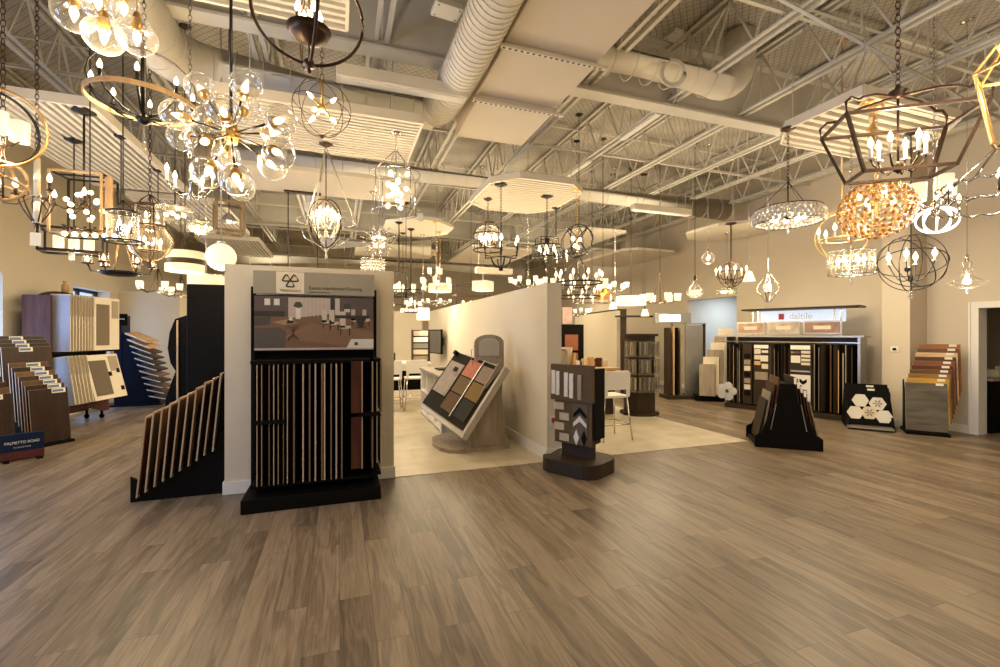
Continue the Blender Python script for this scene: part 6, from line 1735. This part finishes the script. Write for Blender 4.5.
# --- L41 orb with side arms
c = C(731, 275, 9.5)
t = lamp('orb_chandelier', 'bronze orb chandelier with outer candle arms in front of the corridor opening', c, s=1.08)
orb(t, .24, 'bronze', .008, ((1, .3, 0), (-.3, 1, 0), (.2, .2, 1), (.8, -.8, .2)))
arms(t, 6, .27, -.10, .0, .08, 'bronze', .07, 1.7, .006)
arms(t, 4, .10, -.10, .0, .04, 'bronze', .09, 1.7, .006)
MB().lathe([(.001, -.38), (.04, -.34), (.012, -.27), (.004, -.24)], n=14).build('finial', M['crystal'], t)
stem(t, -.24, .24, 'bronze'); drop(t, .24, ZC, 'rod', 'bronze', r=.012, canopy=.10); light(t, (0, 0, .12), 12)
c = C(727, 292, 10.4)
t = lamp('crystal_drum_chandelier', 'shallow crystal basket fixture low behind the corridor orb', c)
for j, z in enumerate((-.03, .03)):
    mm = MB()
    for k in range(24): mm.sphere((.2 * math.cos(k * PI / 12), .2 * math.sin(k * PI / 12), z), .02, 6, 4)
    mm.build('bead_row', M['crystal'], t)
for k in range(5): bulb(t, (.1 * math.cos(k * 1.26), .1 * math.sin(k * 1.26), 0), 1.7)
MB().ring((0, 0, .06), .2, .01).bar((-.2, 0, .06), (.2, 0, .06), .01).build('ring', M['chrome'], t); drop(t, .06, ZC, 'rod', 'chrome')
c = C(749, 276, 8.5)
t = lamp('mini_pendant', 'small white bell pendant between the corridor orb and the quatrefoil lantern', c)
shade_glass(t, (0, 0, -.10), .11, .05, .18); MB().cyl((0, 0, .07), (0, 0, .13), .025, n=10).build('cap', M['chrome'], t); drop(t, .13, ZC, 'cord', 'chrome')
# --- L42 quatrefoil lantern
c = C(768, 288, 7.6)
t = lamp('quatrefoil_pendant', 'quatrefoil outlined white lantern pendant over the tile display', c, s=1.25)
qf = []
for k in range(4):
    a = PI / 2 * k
    for d in (-.62, -.3, 0, .3, .62):
        cx, cz = .07 * math.cos(a), .10 * math.sin(a); qf.append((cx + .065 * math.cos(a + d * 1.9), cz + .085 * math.sin(a + d * 1.9)))
for rot in (.4, .4 + PI / 2):
    e = Vector((math.cos(rot), math.sin(rot), 0))
    MB().tube([e * a + Vector((0, 0, b_)) for a, b_ in qf], .008, 6, True).build('frame', M['chrome'], t)
for k in range(3): candle(t, (.035 * math.cos(k * 2.1), .035 * math.sin(k * 2.1), -.06), .05, 1.6)
MB().lathe([(.001, -.07), (.04, -.065), (.04, -.055)], n=14).build('candle_plate', M['chrome'], t)
stem(t, -.18, .40, 'chrome', .005); drop(t, .40, ZB, 'cord', 'chrome'); light(t, (0, 0, 0), 8)
# --- L43 crystal disc
c = C(788, 217, 5.1)
t = lamp('crystal_disc_chandelier', 'wide shallow crystal ball disc chandelier hung on three rods', c)
for j, (R, z) in enumerate(((.34, .035), (.345, -.01), (.335, -.05), (.31, .07))):
    mm = MB()
    for k in range(36):
        a = 2 * PI * (k + .5 * (j % 2)) / 36; mm.sphere((R * math.cos(a), R * math.sin(a), z), .025, 8, 6)
    mm.build('crystal_row', M['crystalball'], t)
for z, R in ((.09, .33), (-.07, .33)): MB().ring((0, 0, z), R, .005, N=48).build('ring', M['bronze'], t)
for k in range(8):
    a = PI / 4 * k; bulb(t, (.15 * math.cos(a), .15 * math.sin(a), -.01), 1.6)
    MB().cyl((0, 0, 0), (.33 * math.cos(a), .33 * math.sin(a), -.05), .004, n=5).build('spoke', M['bronze'], t)
for k in range(3):
    a = 2.09 * k + .1; MB().cyl((.32 * math.cos(a), .32 * math.sin(a), .08), (0, 0, .40), .004, n=5).build('hanging_rod', M['bronze'], t)
MB().sphere((0, 0, 0), .035, 12, 8).build('hub', M['bronze'], t); MB().lathe([(.001, -.20), (.014, -.18), (.004, -.10)], n=8).build('crystal_drop', M['crystal'], t)
stem(t, 0, .40, 'bronze', .008); drop(t, .40, ZC, 'chain', 'bronze', canopy=.075); light(t, (0, 0, .0), 14, (1, .88, .70))
# --- L44 the big black rectangular lantern
c = C(898, 148, 2.95)
t = lamp('lantern_chandelier', 'large oil-rubbed bronze open lantern with scrolled top holding six candles', c, rz=-.62)
a_, b_ = .36, .20; at_, bt_ = .36, .20; ab, bb_ = .24, .13; zt_, zb_ = .20, -.17
fr = MB()
T = [(-a_, -b_, .18), (a_, -b_, .18), (a_, b_, .18), (-a_, b_, .18)]
Bq = [(-ab, -bb_, zb_), (ab, -bb_, zb_), (ab, bb_, zb_), (-ab, bb_, zb_)]
for k in range(4):
    fr.bar(T[k], T[(k + 1) % 4], .018); fr.bar(Bq[k], Bq[(k + 1) % 4], .018); fr.bar(T[k], Bq[k], .018)
fr.build('cage_frame', M['bronze'], t)
for sx in (-1, 1):
    for sy in (-1, 1):
        pts = [(sx * a_, sy * b_, .17), (sx * a_ * 1.02, sy * b_ * 1.02, .25), (sx * a_ * .92, sy * b_ * .92, .285), (sx * a_ * .78, sy * b_ * .78, .275), (sx * a_ * .68, sy * b_ * .68, .30), (sx * a_ * .45, sy * b_ * .45, .325), (sx * a_ * .18, sy * b_ * .18, .33), (0, 0, .335)]
        MB().tube(pts, .009, 6).build('scrolled_strap', M['bronze'], t)
for k in range(6):
    a = PI / 3 * k; e = Vector((.15 * math.cos(a), .085 * math.sin(a), 0))
    MB().tube([(0, 0, -.12), e * .5 + Vector((0, 0, -.16)), e * .9 + Vector((0, 0, -.10)), e + Vector((0, 0, -.06))], .006, 6).build('arm', M['bronze'], t)
    candle(t, e + Vector((0, 0, -.06)), .08, 1.3)
MB().lathe([(.001, -.17), (.02, -.15), (.03, -.12), (.012, -.09)], n=12).build('hub', M['bronze'], t)
MB().lathe([(.01, .32), (.045, .335), (.03, .35), (.05, .365), (.02, .385), (.01, .41)], n=16).build('crown_finial', M['bronze'], t)
stem(t, -.12, .34, 'bronze', .007); drop(t, .40, ZC + .0, 'chain', 'bronze'); light(t, (0, 0, .04), 16)
# --- L45 gold beaded globe
c = C(876, 210, 4.6)
t = lamp('bead_globe_chandelier', 'glowing globe woven from gold beads and crystals below the big lantern', c, s=1.1)
R = .285
M['beadgold'] = mat('amber_bead', (.55, .27, .06), .3, .5, noise=.2)
for j in range(13):
    th = PI * (j + .7) / 14.2; rr = R * math.sin(th); z = R * .88 * math.cos(th); n_ = max(8, int(rr * 2 * PI / .052)); mm = MB()
    for k in range(n_):
        a = 2 * PI * (k + .5 * (j % 2)) / n_
        mm.sphere((rr * math.cos(a), rr * math.sin(a), z), .0175, 6, 5, mat=M['beadgold'] if (k + j) % 3 else M['crystal'])
    mm.ring((0, 0, z), rr, .003, N=32, n=4, mat=M['gold'])
    mm.build('bead_row', None, t)
for k in range(10):
    a = 2 * PI * k / 10
    MB().tube([(R * math.sin(PI * q / 12) * math.cos(a), R * math.sin(PI * q / 12) * math.sin(a), R * .88 * math.cos(PI * q / 12)) for q in range(1, 12)], .0035, 4).build('meridian_wire', M['gold'], t)
for k in range(6):
    a = PI / 3 * k; candle(t, (.12 * math.cos(a), .12 * math.sin(a), -.03 if k % 2 else .06), .05, 1.6, 'gold')
stem(t, -.24, .26, 'gold', .01); drop(t, .25, ZC, 'chain', 'gold'); light(t, (0, 0, 0), 5, (1, .72, .38))
# --- L46 four shade chandelier
c = C(934, 196, 4.55)
t = lamp('shaded_chandelier', 'chandelier of four white cylinder shades right of the gold bead globe', c, s=.92)
for k, (x, y, z) in enumerate(((-.28, 0, -.06), (-.06, -.12, .02), (.02, .16, -.02), (.24, 0, .03))):
    shade_glass(t, (x, y, z), .075, .08, .16); MB().cyl((x, y, z - .04), (x, y, z), .03, n=12).build('cup', M['chrome'], t)
    MB().tube([(0, 0, -.12), (x * .6, y * .6, -.13), (x, y, z - .03)], .007, 6).build('arm', M['chrome'], t)
MB().cyl((0, 0, -.16), (0, 0, -.08), .03, n=12).build('hub', M['chrome'], t)
stem(t, -.12, .40, 'chrome', .008); drop(t, .40, ZC, 'chain', 'chrome'); light(t, (0, 0, .25), 14)
# --- L47 LED loops
c = C(937, 220, 4.4)
t = lamp('led_loop_chandelier', 'bright white glowing looped tube fixture below the four white shades', c)
for k in range(5):
    a = PI * k / 5 + .15; n_ = Vector((math.cos(a), math.sin(a), .05))
    MB().ring((0, 0, 0), .165, .006, n_, N=44, n=6, sy=.74).build('light_loop', M['led'], t)
x_, y_, _ = basis((0, 0, 1))
MB().sphere((0, 0, .14), .03, 12, 8).build('hub', M['chrome'], t)
drop(t, .14, ZC, 'cord', 'chrome'); light(t, (0, 0, 0), 14, (.95, .92, 1.0), .12)
# --- L48 big black orb
c = C(911, 263, 5.2)
t = lamp('orb_chandelier', 'thin black wire orb with spread candles before the pillar', c)
orb(t, .315, 'blackmetal', .0055, ((1, .2, .1), (-.2, 1, .1), (.35, .25, 1), (.9, -.6, .6), (-.7, -.8, .5)))
arms(t, 4, .20, -.17, .0, .06, 'blackmetal', .05, 1.9, .006, .3)
MB().sphere((-.10, -.02, -.08), .03, 12, 8).build('dark_bulb', M['blackmetal'], t)
MB().lathe([(.001, -.42), (.03, -.39), (.01, -.34), (.05, -.335), (.004, -.31)], n=14).build('finial', M['crystal'], t)
stem(t, -.32, .315, 'blackmetal', .006); drop(t, .315, ZC, 'rod', 'blackmetal'); light(t, (0, 0, .0), 12)
# --- L49 glass pagoda pendant
c = C(967, 281, 5.6)
t = lamp('pagoda_pendant', 'stacked clear glass pagoda pendant at right above the doorway', c)
MB().lathe([(.001, -.10), (.05, -.09), (.10, -.075), (.05, -.06), (.15, -.045), (.19, -.02), (.12, .02), (.06, .06), (.045, .10), (.07, .14), (.04, .17), (.05, .22), (.02, .25)], n=30).build('glass_body', M['glass'], t)
bulb(t, (0, 0, 0), 2.2); bulb(t, (0, 0, .02), 1.6, 'flame')
MB().cyl((0, 0, .24), (0, 0, .32), .018, n=10).build('cap', M['chrome'], t); MB().lathe([(.001, -.15), (.015, -.13), (.006, -.10)], n=10).build('finial', M['crystal'], t)
drop(t, .32, ZC, 'cord', 'chrome'); light(t, (0, 0, -.2), 8)
# --- L50 glass cylinder in gold rings
c = C(851, 254, 5.3)
t = lamp('cylinder_chandelier', 'clear glass rod cylinder chandelier with gilt hoops left of the gold bead globe', c)
mm = MB()
for k in range(20):
    a = 2 * PI * k / 20; mm.cyl((.22 * math.cos(a), .22 * math.sin(a), -.24), (.22 * math.cos(a), .22 * math.sin(a), .02), .010, n=6)
mm.build('glass_rods', M['crystal'], t)
for z in (-.24, -.12, .02): MB().ring((0, 0, z), .225, .006, N=40).build('ring', M['chrome'], t)
for k in range(6): candle(t, (.12 * math.cos(k * 1.05), .12 * math.sin(k * 1.05), -.17), .06, 1.7)
MB().ring((0, 0, -.17), .12, .006, N=24).bar((-.225, 0, -.24), (.225, 0, -.24), .01).bar((0, -.225, -.24), (0, .225, -.24), .01).build('candle_ring', M['chrome'], t)
MB().lathe([(.001, -.38), (.02, -.34), (.006, -.25)], n=10).build('crystal_drop', M['crystal'], t)
stem(t, -.24, .3, 'chrome'); drop(t, .3, ZC, 'chain', 'chrome'); light(t, (0, 0, 0), 12)
c = C(842, 236, 6.0)
t = lamp('gilt_hoop_chandelier', 'large thin gilt hoops around candles beside the crystal disc', c)
fw = ray(842, 236); fw.z = 0; fw.normalize(); sd = Vector((fw.y, -fw.x, 0))
MB().ring((0, 0, 0), .34, .006, fw + sd * .9 + Vector((0, 0, .3)), N=56).build('gilt_hoop', M['gold'], t); MB().ring((0, 0, 0), .31, .006, fw - sd * .4 + Vector((0, 0, .35)), N=56).build('gilt_hoop', M['gold'], t)
MB().ring((0, 0, -.05), .26, .010, (0, 0, 1), N=48).build('candle_ring', M['gold'], t)
for k in range(6):
    a = PI / 3 * k + .3; candle(t, (.26 * math.cos(a), .26 * math.sin(a), -.04), .08, 1.8)
stem(t, -.05, .34, 'gold'); MB().bar((-.26, 0, -.05), (.26, 0, -.05), .008).build('crossbar', M['gold'], t); drop(t, .34, ZC, 'rod', 'gold'); light(t, (0, 0, .2), 12)
# --- L51 twisted ring candle chandelier at the right edge
c = C(1003, 196, 3.3)
t = lamp('twisted_ring_chandelier', 'twisted crystal ring chandelier with candles cut by the right edge', c, s=.88)
for z, R in ((-.06, .42), (.10, .40)):
    pts = [((R + .012 * math.cos(k * PI / 2)) * math.cos(2 * PI * k / 80), (R + .012 * math.cos(k * PI / 2)) * math.sin(2 * PI * k / 80), z + .012 * math.sin(k * PI / 2)) for k in range(80)]
    MB().tube(pts, .010, 5, True).build('twisted_ring', M['chrome'], t)
for k in range(8):
    a = PI / 4 * k + .35; e = Vector((math.cos(a), math.sin(a), 0)); candle(t, e * .40 + Vector((0, 0, -.05)), .11, 1.5, 'chrome'); MB().cyl(e * .41 + Vector((0, 0, -.06)), e * .41 + Vector((0, 0, .10)), .006, n=6).build('post', M['bronze'], t)
for k in range(4):
    a = PI / 2 * k; MB().tube([(.4 * math.cos(a), .4 * math.sin(a), .10), (.2 * math.cos(a), .2 * math.sin(a), .28), (.03 * math.cos(a), .03 * math.sin(a), .42)], .010, 6).build('strap', M['chrome'], t)
drop(t, .42, ZC, 'chain', 'chrome'); light(t, (0, 0, .1), 12)
# --- L52 gold geometric lantern
c = C(1024, 92, 2.3)
t = lamp('geometric_lantern_pendant', 'gold faceted wire lantern cut by the upper right edge', c)
top6 = [(.10 * math.cos(PI / 3 * k + .3), .10 * math.sin(PI / 3 * k + .3), .26) for k in range(6)]
mid6 = [(.19 * math.cos(PI / 3 * k + .3), .19 * math.sin(PI / 3 * k + .3), .13) for k in range(6)]
bot6 = [(.12 * math.cos(PI / 3 * k + .3), .12 * math.sin(PI / 3 * k + .3), -.24) for k in range(6)]
fr = MB()
for k in range(6):
    j = (k + 1) % 6
    for p, q in ((top6[k], top6[j]), (mid6[k], mid6[j]), (bot6[k], bot6[j]), (top6[k], mid6[k]), (mid6[k], bot6[k])): fr.bar(p, q, .011)
fr.build('wire_frame', M['gold'], t)
for k in range(4): candle(t, (.05 * math.cos(k * 1.57), .05 * math.sin(k * 1.57), -.10), .07, 1.2, 'gold')
MB().ring((0, 0, -.10), .05, .005, N=20).bar((-.05, 0, -.10), (.05, 0, -.10), .006).build('candle_ring', M['gold'], t)
stem(t, -.10, .30, 'gold'); MB().tube([top6[0], (0, 0, .30), top6[3]], .005, 5).build('yoke', M['gold'], t); drop(t, .30, ZC, 'chain', 'gold'); light(t, (0, 0, .05), 8)
# --- small gold drop under the right panel
c = atD(872, 130, 4.5)
t = lamp('gold_drop_pendant', 'slim gold leaf drop hanging from the right slatted panel behind the lantern chain', c)
MB().lathe([(.001, -.16), (.03, -.10), (.012, -.05), (.045, .0), (.012, .06), (.035, .12), (.004, .18)], n=8, smooth=False).build('leaf_body', M['gold'], t)
drop(t, .17, ZC, 'rod', 'gold', canopy=.10)
